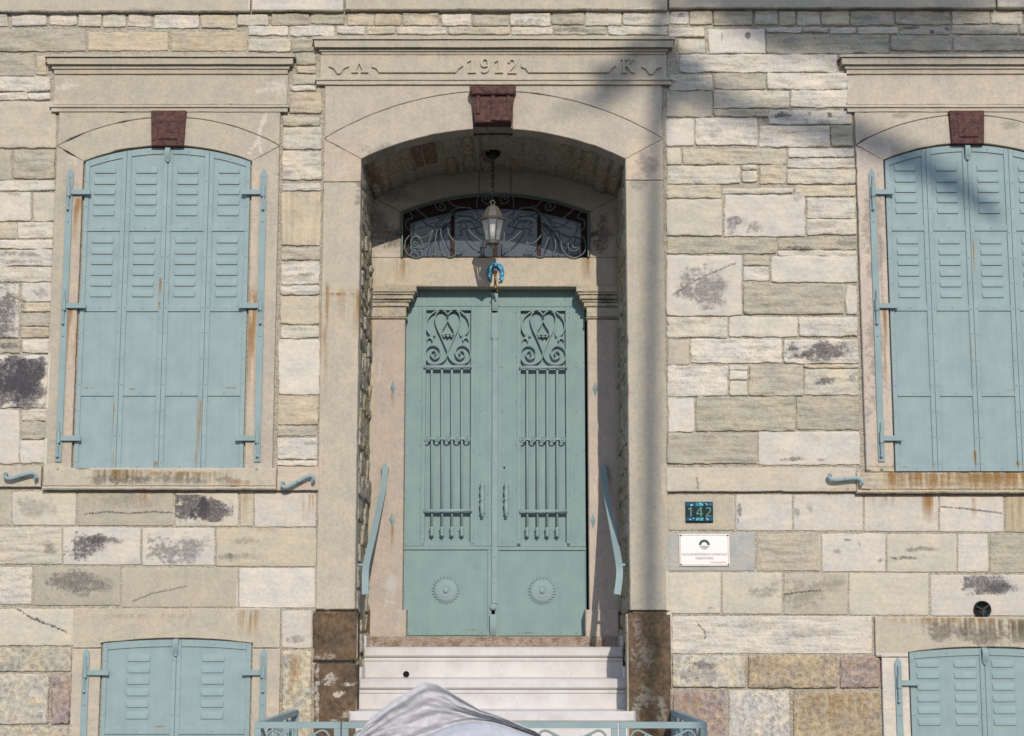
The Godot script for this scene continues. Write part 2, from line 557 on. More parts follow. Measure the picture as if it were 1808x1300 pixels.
# ---------------------------------------------------------------- the stones of the front, one line per course
# [left, top, right, bottom, tone + kind of face]
var STRING := [[-260, -75, 442, 20, "sg"], [445, -75, 607, 19, "pf"], [610, -75, 1178, 17, "sg"], [1181, -75, 1757, 14, "sg"], [1760, -75, 2090, 14, "pf"]]
var ROUGH := [
	[-60, 25, 14, 46, "cl"], [21, 25, 82, 46, "wl"], [88, 26, 135, 45, "wl"], [139, 26, 179, 47, "cl"], [183, 26, 222, 48, "cl"], [227, 25, 266, 47, "wl"], [273, 27, 351, 50, "wl"], [355, 27, 416, 50, "yl"], [420, 27, 474, 46, "cl"], [480, 25, 545, 45, "ol"],
	[549, 23, 608, 43, "ol"], [613, 24, 660, 45, "yl"], [662, 25, 708, 45, "bl"], [712, 25, 774, 45, "yl"], [779, 26, 832, 46, "wl"], [836, 27, 897, 46, "gl"], [901, 25, 972, 46, "wl"], [975, 23, 1031, 44, "gl"], [1034, 22, 1097, 46, "cl"], [1100, 21, 1181, 45, "wl"],
	[1184, 21, 1216, 43, "wl"], [1218, 21, 1257, 44, "yl"], [1260, 20, 1328, 45, "ol"], [1332, 20, 1373, 45, "cl"], [1376, 21, 1404, 45, "yl"], [1407, 21, 1448, 45, "cl"], [1451, 20, 1499, 45, "yl"], [1502, 20, 1578, 45, "gl"], [1581, 20, 1677, 44, "gl"], [1681, 20, 1747, 43, "yl"], [1751, 20, 1804, 43, "cl"], [1808, 20, 1880, 43, "yl"],
	[-60, 53, 152, 91, "gl"], [156, 58, 297, 90, "bl"], [302, 57, 435, 90, "bl"], [439, 47, 508, 63, "wl"], [512, 47, 590, 64, "wl"], [439, 70, 513, 91, "cl"], [517, 69, 554, 92, "ol"],
	[595, 48, 644, 61, "wl"], [648, 48, 697, 60, "yl"], [701, 49, 788, 61, "cl"], [792, 49, 900, 61, "yl"], [904, 49, 975, 61, "cl"], [979, 48, 1070, 61, "gl"], [1074, 48, 1177, 62, "cl"],
	[1181, 50, 1243, 66, "cl"], [1251, 53, 1350, 95, "wf"], [1353, 50, 1415, 58, "wl"], [1418, 50, 1462, 58, "cl"], [1465, 50, 1511, 60, "wl"], [1515, 49, 1586, 61, "cl"], [1589, 48, 1676, 61, "gl"], [1680, 45, 1796, 61, "gl"], [1800, 45, 1880, 61, "gl"],
	[1197, 70, 1245, 95, "cl"], [1354, 62, 1569, 95, "ol"], [1573, 64, 1680, 90, "gl"], [1683, 64, 1880, 90, "gl"],
	[1201, 97, 1478, 128, "wl"], [1182, 133, 1258, 160, "cl"], [1262, 132, 1352, 158, "gl"], [1355, 131, 1495, 159, "wl"],
	[1177, 162, 1257, 207, "gf"], [1260, 161, 1393, 191, "cl"], [1396, 160, 1495, 190, "wl"],
	[1261, 194, 1355, 207, "gl"], [1357, 196, 1503, 220, "wl"],
	[1176, 211, 1225, 258, "pf"], [1228, 209, 1337, 257, "wl"], [1341, 223, 1465, 260, "wl"], [1468, 222, 1506, 259, "ol"],
	[1177, 262, 1202, 291, "cf"], [1206, 264, 1388, 291, "yl"], [1392, 263, 1508, 278, "wl"], [1390, 281, 1509, 297, "wl"],
	[1178, 294, 1307, 325, "cl"], [1310, 292, 1337, 300, "cl"], [1310, 303, 1337, 322, "cl"], [1341, 293, 1387, 325, "yl"], [1390, 300, 1510, 325, "cl"],
	[1177, 328, 1273, 350, "yl"], [1276, 333, 1400, 342, "cl"], [1403, 329, 1510, 347, "yl"],
	[1177, 353, 1275, 417, "cf"], [1279, 345, 1421, 418, "pf"], [1425, 351, 1510, 386, "wl"], [1425, 388, 1511, 415, "wl"],
	[1177, 421, 1371, 448, "ol"], [1374, 420, 1512, 441, "gl"], [1374, 443, 1512, 453, "cl"],
	[1177, 452, 1309, 558, "pf"], [1313, 452, 1358, 469, "gl"], [1313, 472, 1357, 496, "wl"], [1362, 453, 1513, 499, "wf"], [1313, 502, 1490, 555, "gl"], [1494, 505, 1513, 555, "pf"],
	[1178, 561, 1284, 597, "cl"], [1288, 560, 1408, 595, "wf"], [1411, 561, 1514, 594, "wl"],
	[1179, 601, 1217, 645, "gf"], [1220, 599, 1380, 641, "wl"], [1384, 600, 1515, 642, "wl"],
	[1178, 647, 1285, 700, "wl"], [1288, 644, 1321, 653, "cl"], [1288, 655, 1320, 671, "wf"], [1288, 674, 1319, 699, "cf"], [1323, 645, 1418, 700, "gl"], [1420, 644, 1515, 650, "yl"], [1420, 653, 1515, 698, "cl"],
	[1180, 704, 1226, 763, "pf"], [1229, 701, 1404, 761, "ol"], [1407, 702, 1516, 759, "gl"],
	[1178, 765, 1336, 819, "gl"], [1340, 763, 1518, 821, "pf"],
	[522, 95, 557, 115, "ol"], [524, 118, 557, 130, "yl"], [518, 133, 558, 150, "ol"], [513, 153, 556, 161, "wl"], [513, 164, 568, 200, "bl"], [500, 206, 565, 222, "gl"], [499, 226, 568, 264, "cl"], [499, 268, 568, 318, "cl"], [498, 325, 567, 337, "wl"], [497, 341, 566, 434, "bv"],
	[497, 438, 566, 459, "gl"], [497, 463, 564, 502, "wl"], [496, 506, 564, 521, "wl"], [495, 524, 564, 573, "yf"], [496, 576, 563, 597, "cl"], [492, 601, 564, 697, "wf"], [491, 701, 562, 750, "bl"], [491, 753, 560, 770, "gl"], [490, 774, 561, 811, "wl"], [490, 814, 561, 823, "wl"],
	[-60, 97, 61, 134, "gl"], [65, 100, 82, 133, "yl"], [-60, 137, 88, 162, "wl"], [-60, 165, 49, 177, "wl"], [51, 165, 88, 177, "wl"], [-60, 181, 99, 262, "sf"], [-60, 266, 21, 318, "of"], [25, 266, 98, 316, "gl"], [-60, 320, 97, 337, "wl"],
	[-60, 341, 55, 391, "wf"], [59, 341, 97, 391, "cf"], [-60, 394, 29, 422, "yl"], [32, 394, 94, 421, "wl"], [-60, 425, 94, 440, "wl"], [-60, 442, 93, 470, "pl"], [-60, 472, 92, 498, "cl"],
	[-60, 502, 33, 597, "pf"], [39, 501, 91, 533, "pf"], [39, 536, 90, 551, "yl"], [38, 553, 89, 576, "gl"], [38, 578, 88, 596, "bl"], [-60, 601, 35, 624, "gl"], [40, 600, 88, 623, "wl"], [-60, 628, 86, 720, "pf"], [-60, 724, 34, 819, "pf"], [39, 723, 83, 743, "cl"], [39, 745, 82, 775, "gl"], [35, 778, 82, 818, "pf"]]
var ASHLAR := [
	[-260, 867, 19, 928, "of"], [21, 868, 135, 928, "cf"], [137, 869, 307, 929, "gg"], [309, 870, 421, 930, "cf"], [424, 871, 447, 930, "tf"], [449, 871, 558, 931, "pf"],
	[-260, 931, 109, 997, "cl"], [111, 931, 248, 998, "pf"], [251, 932, 379, 999, "pf"], [382, 933, 559, 1001, "yf"],
	[-260, 1001, 58, 1068, "wl"], [60, 1001, 212, 1070, "gg"], [214, 1002, 420, 1073, "tg"], [422, 1003, 557, 1074, "pf"],
	[-260, 1075, 131, 1141, "cf"], [497, 1078, 551, 1145, "pf"],
	[1176, 874, 1297, 937, "tf"], [1299, 873, 1399, 938, "pf"], [1401, 874, 1524, 938, "pf"], [1526, 875, 1657, 939, "pf"], [1659, 876, 1773, 940, "pf"], [1775, 876, 2090, 940, "bg"],
	[1178, 940, 1333, 1009, "nf"], [1336, 942, 1449, 1009, "tl"], [1451, 942, 1564, 1010, "pf"], [1566, 943, 1689, 1011, "cf"], [1691, 943, 1746, 1011, "pf"], [1748, 945, 2090, 1012, "ol"],
	[1179, 1011, 1273, 1084, "cf"], [1275, 1011, 1382, 1085, "cf"], [1384, 1012, 1497, 1086, "sf"], [1499, 1012, 1640, 1087, "cf"], [1643, 1015, 2090, 1088, "pf"],
	[1186, 1088, 1540, 1155, "wl"]]
var PLINTH := [
	[-260, 1143, 127, 1187, "tq"], [-260, 1190, 87, 1280, "cq"], [89, 1192, 124, 1280, "rq"], [-260, 1283, 122, 1400, "tq"], [498, 1148, 551, 1310, "yq"],
	[1187, 1157, 1317, 1215, "cq"], [1320, 1157, 1478, 1216, "kq"], [1482, 1159, 1554, 1216, "rq"], [1188, 1219, 1283, 1400, "rq"], [1286, 1219, 1396, 1400, "pq"], [1400, 1220, 1554, 1400, "kq"]]

func paint_all() -> void:
	start_map()
	fill(-400, -200, 2200, 1500, "s", "g")
	# stone round the door
	fill(655, 290, 1092, 460, "u", "f", BACK); fill(650, 455, 1090, 510, "z", "g", BACK)
	fill(650, 505, 760, 566, "t", "l", BACK); fill(1000, 505, 1095, 566, "t", "l", BACK)
	fill(645, 566, 716, 1130, "i", "g", BACK); fill(1036, 566, 1098, 1130, "i", "g", BACK)
	# dressed stone round the openings
	fill(560, 150, 1184, 290, "u", "g"); fill(562, 290, 632, 1078, "s", "g"); fill(1108, 290, 1184, 1080, "s", "g")
	fill(562, 250, 636, 323, "e", "f"); fill(1110, 250, 1172, 320, "e", "f")
	fill(80, 95, 520, 260, "s", "g"); fill(80, 260, 150, 825, "s", "g"); fill(430, 260, 496, 825, "u", "g")
	fill(137, 300, 152, 820, "e", "g"); fill(432, 300, 444, 820, "e", "g")
	fill(1480, 95, 2000, 260, "u", "g"); fill(1505, 260, 1570, 825, "i", "g"); fill(1860, 260, 1925, 825, "s", "g")
	fill(60, 823, 490, 868, "t", "g"); fill(1510, 826, 2000, 872, "b", "l"); fill(1170, 823, 1514, 872, "z", "f"); fill(-260, 820, 74, 862, "s", "g"); fill(486, 820, 566, 868, "e", "f")
	fill(130, 1074, 497, 1150, "t", "g"); fill(122, 1140, 182, 1420, "u", "f"); fill(442, 1143, 497, 1420, "u", "f")
	fill(1542, 1088, 2000, 1160, "t", "g"); fill(1554, 1156, 1608, 1420, "p", "f"); fill(1860, 1156, 1925, 1420, "p", "f")
	fill(548, 1076, 627, 1420, "d", "m", 0.0, 0); fill(1112, 1078, 1190, 1420, "d", "m", 0.0, 0)
	for set_ in [STRING, ROUGH, ASHLAR, PLINTH]:
		for s in set_:
			fill(s[0], s[1], s[2], s[3], s[4][0], s[4][1])
	# dark lichen and soot
	for s in [[0, 545, 46, 58, 0.9], [20, 680, 62, 46, 1.0], [45, 668, 44, 44, 1.0], [45, 449, 50, 7, 0.6], [40, 463, 50, 5, 0.5], [15, 612, 22, 8, 0.7], [70, 517, 16, 14, 0.55], [25, 345, 26, 7, 0.5], [540, 487, 22, 12, 0.5], [508, 308, 26, 7, 0.4],
		[65, 895, 42, 24, 0.38], [340, 898, 30, 25, 1.0], [375, 900, 38, 24, 1.0], [220, 886, 76, 16, 0.28], [150, 965, 42, 27, 0.95], [185, 955, 34, 10, 0.8], [320, 970, 60, 30, 0.66], [130, 1030, 76, 30, 0.68], [420, 985, 55, 9, 0.4], [525, 1130, 24, 9, 0.6], [90, 972, 14, 10, 0.6], [430, 955, 30, 8, 0.4], [405, 980, 8, 8, 0.6],
		[1245, 510, 66, 44, 0.7], [1410, 439, 34, 8, 0.75], [1495, 430, 26, 8, 0.4], [1450, 620, 66, 20, 0.95], [1457, 672, 24, 10, 0.8], [1507, 668, 9, 8, 0.5], [1400, 812, 30, 6, 0.75], [1450, 812, 10, 5, 0.6], [1300, 392, 20, 14, 0.75], [1330, 402, 22, 12, 0.6], [1290, 405, 14, 12, 0.5], [1405, 350, 12, 8, 0.4],
		[1378, 204, 22, 7, 0.9], [1430, 200, 6, 5, 0.7], [1466, 203, 6, 7, 0.85], [1422, 214, 7, 4, 0.7], [1320, 64, 7, 10, 0.9], [1275, 66, 3, 12, 0.5], [1205, 27, 12, 5, 0.6], [940, 40, 38, 6, 0.5], [1010, 54, 50, 6, 0.65], [1610, 49, 18, 4, 0.9], [1645, 56, 6, 5, 0.9], [1672, 53, 8, 6, 0.8], [1530, 33, 30, 6, 0.35], [1650, 30, 40, 8, 0.35],
		[1305, 901, 7, 12, 0.8], [1303, 920, 3, 8, 0.7], [1408, 905, 7, 13, 0.5], [1430, 897, 10, 10, 0.4], [1478, 975, 10, 8, 0.5], [1497, 954, 12, 4, 0.7], [1516, 962, 6, 7, 0.5], [1552, 990, 8, 5, 0.7], [1600, 986, 30, 5, 0.8], [1630, 971, 34, 6, 0.6], [1345, 1045, 26, 14, 0.45], [1420, 1045, 62, 36, 0.40], [1470, 1030, 30, 26, 0.35], [1735, 1033, 58, 20, 0.9], [1760, 1040, 40, 14, 0.8], [1245, 1176, 30, 10, 0.7], [1235, 1190, 50, 24, 0.3],
		[1255, 1074, 10, 4, 0.5], [1340, 1105, 70, 16, 0.28], [1430, 1120, 70, 14, 0.3], [1140, 292, 26, 28, 0.5], [1130, 320, 20, 18, 0.35], [1590, 205, 20, 8, 0.4], [1780, 225, 30, 10, 0.4], [1542, 420, 28, 120, 0.42], [1545, 640, 26, 130, 0.42], [1555, 500, 12, 230, 0.3],
		[178, 847, 34, 12, 0.6], [234, 849, 48, 13, 0.75], [300, 848, 42, 9, 0.5], [352, 851, 36, 9, 0.55], [150, 826, 18, 6, 0.8], [405, 848, 26, 10, 0.5], [1530, 832, 12, 4, 0.8], [1680, 1116, 46, 20, 0.6], [1735, 1124, 40, 22, 0.6], [1790, 1118, 60, 22, 0.6], [860, 205, 18, 16, 0.9], [260, 20, 60, 4, 0.2], [50, 60, 26, 6, 0.3]]:
		stain(s[0], s[1], s[2], s[3], s[4], 0)
	stain(215, 846, 60, 17, 0.55, 3); stain(330, 848, 70, 14, 0.45, 3); stain(1690, 1112, 70, 24, 0.5, 3); stain(1790, 1118, 80, 26, 0.55, 3); stain(1610, 852, 60, 18, 0.4, 3); stain(1740, 850, 90, 20, 0.45, 3)
	for s in [[692, 418, 26, 26, 0.75], [668, 400, 20, 40, 0.5], [1062, 410, 22, 46, 0.75], [700, 340, 40, 20, 0.4], [690, 530, 30, 5, 0.6], [1070, 530, 22, 12, 0.6], [730, 535, 20, 4, 0.5], [665, 595, 6, 20, 0.2]]:
		stain(s[0], s[1], s[2], s[3], s[4], 0, BACK)
	# rust running from the ironwork
	for s in [[600, 522, 34, 5, 0.7], [574, 570, 9, 75, 0.75], [572, 660, 7, 90, 0.3], [630, 555, 7, 48, 0.75], [605, 545, 20, 40, 0.2], [128, 595, 11, 62, 0.8], [132, 400, 8, 40, 0.45], [139, 375, 8, 26, 0.6], [443, 610, 12, 110, 0.85], [440, 1100, 20, 26, 0.8], [330, 1092, 9, 22, 0.5], [545, 898, 13, 28, 0.75], [437, 892, 10, 30, 0.55], [255, 880, 12, 20, 0.4], [470, 935, 30, 6, 0.3],
		[1561, 610, 9, 80, 0.85], [1575, 852, 16, 20, 0.85], [1650, 856, 24, 20, 0.85], [1730, 852, 60, 16, 0.6], [1640, 850, 90, 18, 0.7], [1770, 850, 70, 18, 0.7], [1800, 852, 50, 18, 0.8], [1640, 898, 16, 30, 0.65], [1560, 885, 34, 12, 0.3], [1790, 905, 18, 38, 0.85], [1720, 893, 6, 16, 0.4], [1718, 908, 7, 14, 0.7], [395, 846, 20, 14, 0.8], [210, 842, 30, 12, 0.6], [300, 838, 90, 6, 0.5], [430, 856, 40, 8, 0.4],
		[1500, 866, 40, 4, 0.5], [500, 440, 4, 4, 0.0], [1330, 1180, 60, 20, 0.2], [1480, 1260, 80, 40, 0.35], [1690, 1098, 140, 8, 0.5], [1220, 1250, 30, 30, 0.3], [520, 1200, 18, 50, 0.4], [250, 1090, 110, 6, 0.25]]:
		stain(s[0], s[1], s[2], s[3], s[4], 1)
	for s in [[712, 475, 14, 28, 0.55], [1036, 472, 12, 30, 0.5], [692, 945, 5, 34, 0.6], [693, 702, 4, 20, 0.4]]:
		stain(s[0], s[1], s[2], s[3], s[4], 1, BACK)
	stain(1150, 1180, 46, 22, 0.3, 5)
	# limewash, cement repairs and flaked patches
	for s in [[120, 152, 24, 16, 0.9], [483, 156, 34, 18, 0.9], [130, 285, 22, 12, 0.6], [1178, 125, 14, 22, 0.5], [600, 300, 26, 26, 0.4], [1440, 848, 44, 20, 0.7], [1200, 845, 26, 14, 0.5], [520, 845, 30, 16, 0.5], [600, 1050, 34, 40, 0.35], [1290, 1120, 110, 24, 0.3], [1480, 1105, 50, 14, 0.4], [580, 1200, 20, 14, 0.6], [575, 1160, 26, 8, 0.5], [612, 1260, 16, 10, 0.5], [590, 1275, 22, 6, 0.5], [1125, 1110, 10, 30, 0.25], [1140, 1230, 24, 26, 0.3], [1120, 1265, 14, 30, 0.3], [600, 1225, 14, 8, 0.8], [615, 1208, 18, 5, 0.7], [1135, 1160, 24, 40, 0.25], [1170, 1260, 12, 40, 0.35], [560, 1230, 7, 60, 0.6], [1720, 895, 20, 14, 0.3]]:
		stain(s[0], s[1], s[2], s[3], s[4], 2)
	for s in [[690, 1035, 16, 38, 0.8], [682, 450, 22, 18, 0.9], [690, 452, 16, 10, 0.7], [672, 640, 5, 40, 0.5]]:
		stain(s[0], s[1], s[2], s[3], s[4], 2 if s[1] < 500 else 4, BACK)
	# cracks
	scratch([[30, 1075], [50, 1088], [85, 1103], [118, 1116]], 3.0, 0.75)
	scratch([[150, 908], [190, 904], [230, 907], [270, 904], [305, 906]], 2.0, 0.6)
	scratch([[470, 205], [462, 228], [458, 250], [440, 275]], 4.5, 0.95, 2)
	scratch([[458, 250], [464, 275]], 4.0, 0.9, 2)
	scratch([[270, 203], [300, 207], [328, 209]], 2.5, 0.9, 2)
	scratch([[1190, 520], [1240, 490], [1300, 465]], 2.5, 0.5)
	scratch([[1385, 1050], [1420, 1045], [1450, 1043]], 1.8, 0.6)
	scratch([[1660, 895], [1700, 898], [1770, 907]], 1.5, 0.5)
	scratch([[1230, 1098], [1244, 1115], [1246, 1130]], 2.0, 0.5)
	scratch([[235, 1062], [270, 1048], [330, 1036]], 1.8, 0.35)
	scratch([[1230, 845], [1232, 866]], 1.8, 0.5)
	# from here on the paint
	paint_buf = buf
	buf = PackedByteArray()
	buf.resize(TW * TH * 3)
	var keep := hgt
	hgt = keep.duplicate()
	# paint: shutters and door leaves
	fill(128, 255, 448, 834, "a", "p"); fill(1560, 250, 1870, 836, "a", "p"); fill(176, 1125, 446, 1420, "a", "p"); fill(1600, 1140, 1880, 1420, "a", "p")
	fill(717, 512, 1031, 1132, "D", "p", DOORZ)
	# rust in the seams of shutters and doors
	for s in [[284, 510, 3, 20], [282, 540, 3, 8], [354, 650, 2, 24], [352, 760, 3, 60], [349, 815, 4, 18], [276, 822, 5, 8], [203, 810, 3, 18], [202, 740, 2, 30], [410, 686, 20, 2], [235, 688, 10, 2], [155, 686, 14, 2], [1786, 398, 5, 4], [1715, 620, 3, 40], [1646, 790, 3, 40], [1721, 812, 4, 18], [1796, 822, 4, 8], [1645, 826, 5, 6], [1600, 826, 12, 2], [280, 1284, 16, 2], [1780, 690, 12, 2], [1718, 455, 2, 40]]:
		stain(s[0], s[1], s[2], s[3], 0.9, 1)
	for s in [[830, 1113, 16, 2], [930, 1118, 20, 2], [884, 1118, 4, 4], [874, 1050, 2, 12], [836, 950, 2, 6]]:
		stain(s[0], s[1], s[2], s[3], 0.85, 1, DOORZ)
	stain(205, 440, 12, 24, 0.12, 0); stain(842, 1000, 10, 10, 0.10, 0, DOORZ)
	hgt = keep
	var sw := paint_buf
	paint_buf = buf
	buf = sw
	finish_map()

# ---------------------------------------------------------------- masonry
func arc_pts(xa: float, xb: float, yside: float, ycrown: float, n := 24) -> PackedVector2Array:
	var hw := (xb - xa) / 2
	var sag := ycrown - yside
	var r := (hw * hw + sag * sag) / (2 * sag)
	var cx := (xa + xb) / 2
	var cy := ycrown - r
	var w := asin(hw / r)
	var out := PackedVector2Array()
	for i in n + 1:
		var a := lerpf(-w, w, float(i) / n)
		out.append(Vector2(cx + sin(a) * r, cy + cos(a) * r))
	return out

func arc_y(xa: float, xb: float, yside: float, ycrown: float, x: float) -> float:
	var hw := (xb - xa) / 2
	var sag := ycrown - yside
	var r := (hw * hw + sag * sag) / (2 * sag)
	return ycrown - r + sqrt(maxf(r * r - pow(x - (xa + xb) / 2, 2), 0))

const OPEN := 0.89          # half width of the entrance
const SPRING := 4.739
const CROWN := 4.95
const FACE := 0.026
const SURR := 0.036         # and the window surrounds a little more         # dressed stone stands this far out

func wall() -> void:
	# the wall itself: mortar and core, with the entrance left open
	var st := mb()
	var hole := PackedVector2Array([Vector2(-4.9, -0.2), Vector2(-4.9, 7.2), Vector2(5.1, 7.2), Vector2(5.1, -0.2), Vector2(OPEN + 0.02, -0.2)])
	var arc := arc_pts(-OPEN - 0.02, OPEN + 0.02, SPRING, CROWN + 0.015)
	for i in range(arc.size() - 1, -1, -1): hole.append(arc[i])
	hole.append(Vector2(-OPEN - 0.02, -0.2))
	extr(st, hole, -1.35, 0.0)
	quad(st, Vector3(5.1, 7.2, -1.35), Vector3(-4.9, 7.2, -1.35), Vector3(-4.9, -0.2, -1.35), Vector3(5.1, -0.2, -1.35))
	var w := commit(st, "front_wall", M.mortar, house)
	for s in STRING:
		var b := mb()
		var r := rect(s[0], s[1], s[2], s[3], 0.05)
		slab(b, r.position.x, r.end.x, r.position.y, r.end.y, -0.02, 0.05, 0.006)
		commit(b, "string_course_block", M.stone, w)
	for s in ROUGH:
		var k: String = s[4].substr(1)
		var rough := 0.008 if k == "f" else 0.013
		commit(stone_mesh(corners(s[0] - 0.8, s[1] - 0.8, s[2] + 0.8, s[3] + 0.8), Vector3.BACK, rng.randf_range(0.009, 0.016), rough, 0.010, 0.0 if k == "f" else 0.007, 0.008, 0.016), "stone", M.stone, w)
	for s in ASHLAR:
		commit(stone_mesh(corners(s[0], s[1], s[2], s[3]), Vector3.BACK, rng.randf_range(0.004, 0.008), 0.003, 0.005, 0.0 if s[4].substr(1) != "l" else 0.004, 0.007, 0.04), "ashlar_block", M.stone, w)
	for s in PLINTH:
		commit(stone_mesh(corners(s[0], s[1], s[2], s[3]), Vector3.BACK, rng.randf_range(0.012, 0.022), 0.012, 0.008, 0.0, 0.012, 0.02), "plinth_block", M.stone, w)
	# beyond the frame on both sides, the same courses go on
	for side in 2:
		var y := 30.0
		while y < 815:
			var h := rng.randf_range(26, 62)
			var x := -262.0 if side == 0 else 1935.0
			while x < (-70.0 if side == 0 else 2085.0):
				var wd := rng.randf_range(60, 120)
				var x1 := minf(x + wd, -65.0 if side == 0 else 2090.0)
				if x1 - x > 18:
					commit(stone_mesh(corners(x, y, x1, y + h), Vector3.BACK, 0.015, 0.008, 0.009, 0.005, 0.014, 0.04), "stone", M.stone, w)
				x = x1 + 5
			y += h + 5

# corners and edges of dressed stone are a little worn: the outline wanders by a millimetre or two
func worn(poly: PackedVector2Array) -> PackedVector2Array:
	var p := clockwise(poly)
	var out := PackedVector2Array()
	for i in p.size():
		var a := p[i]
		var b := p[(i + 1) % p.size()]
		var n := maxi(int(a.distance_to(b) / 0.035), 1)
		for k in n:
			var q := a.lerp(b, float(k) / n)
			var chip := maxf(nz.get_noise_2d(q.x * 40.0 + 300.0, q.y * 40.0) - 0.28, 0.0) * 0.016
			var d := (b - a).normalized()
			out.append(q + Vector2(nz.get_noise_2d(q.x * 90.0, q.y * 90.0), nz.get_noise_2d(q.x * 90.0 + 99.0, q.y * 90.0)) * 0.0022 + Vector2(d.y, -d.x) * chip)
	return out

func slab(st: SurfaceTool, x0: float, x1: float, y0: float, y1: float, z0: float, z1: float, bev: float) -> void:
	extr(st, worn(PackedVector2Array([Vector2(x0, y1), Vector2(x1, y1), Vector2(x1, y0), Vector2(x0, y0)])), z0, z1, bev)

func dressed(called: String, poly: Array, z1 := FACE, mat: Material = null, parent: Node = null, z0 := -0.03, bev := 0.004) -> MeshInstance3D:
	var st := mb()
	var pv := PackedVector2Array()
	for p in poly: pv.append(p)
	extr(st, worn(pv) if bev > 0.0025 and not mat else pv, z0, z1, bev)
	return commit(st, called, mat if mat else M.stone, parent if parent else house)

func dressed_px(called: String, x0: float, y0: float, x1: float, y1: float, z1 := FACE, parent: Node = null, z0 := -0.03, mat: Material = null) -> MeshInstance3D:
	var st := mb()
	var r := rect(x0, y0, x1, y1, z1)
	slab(st, r.position.x, r.end.x, r.position.y, r.end.y, z0, z1, 0.004)
	return commit(st, called, mat if mat else M.stone, parent if parent else house)

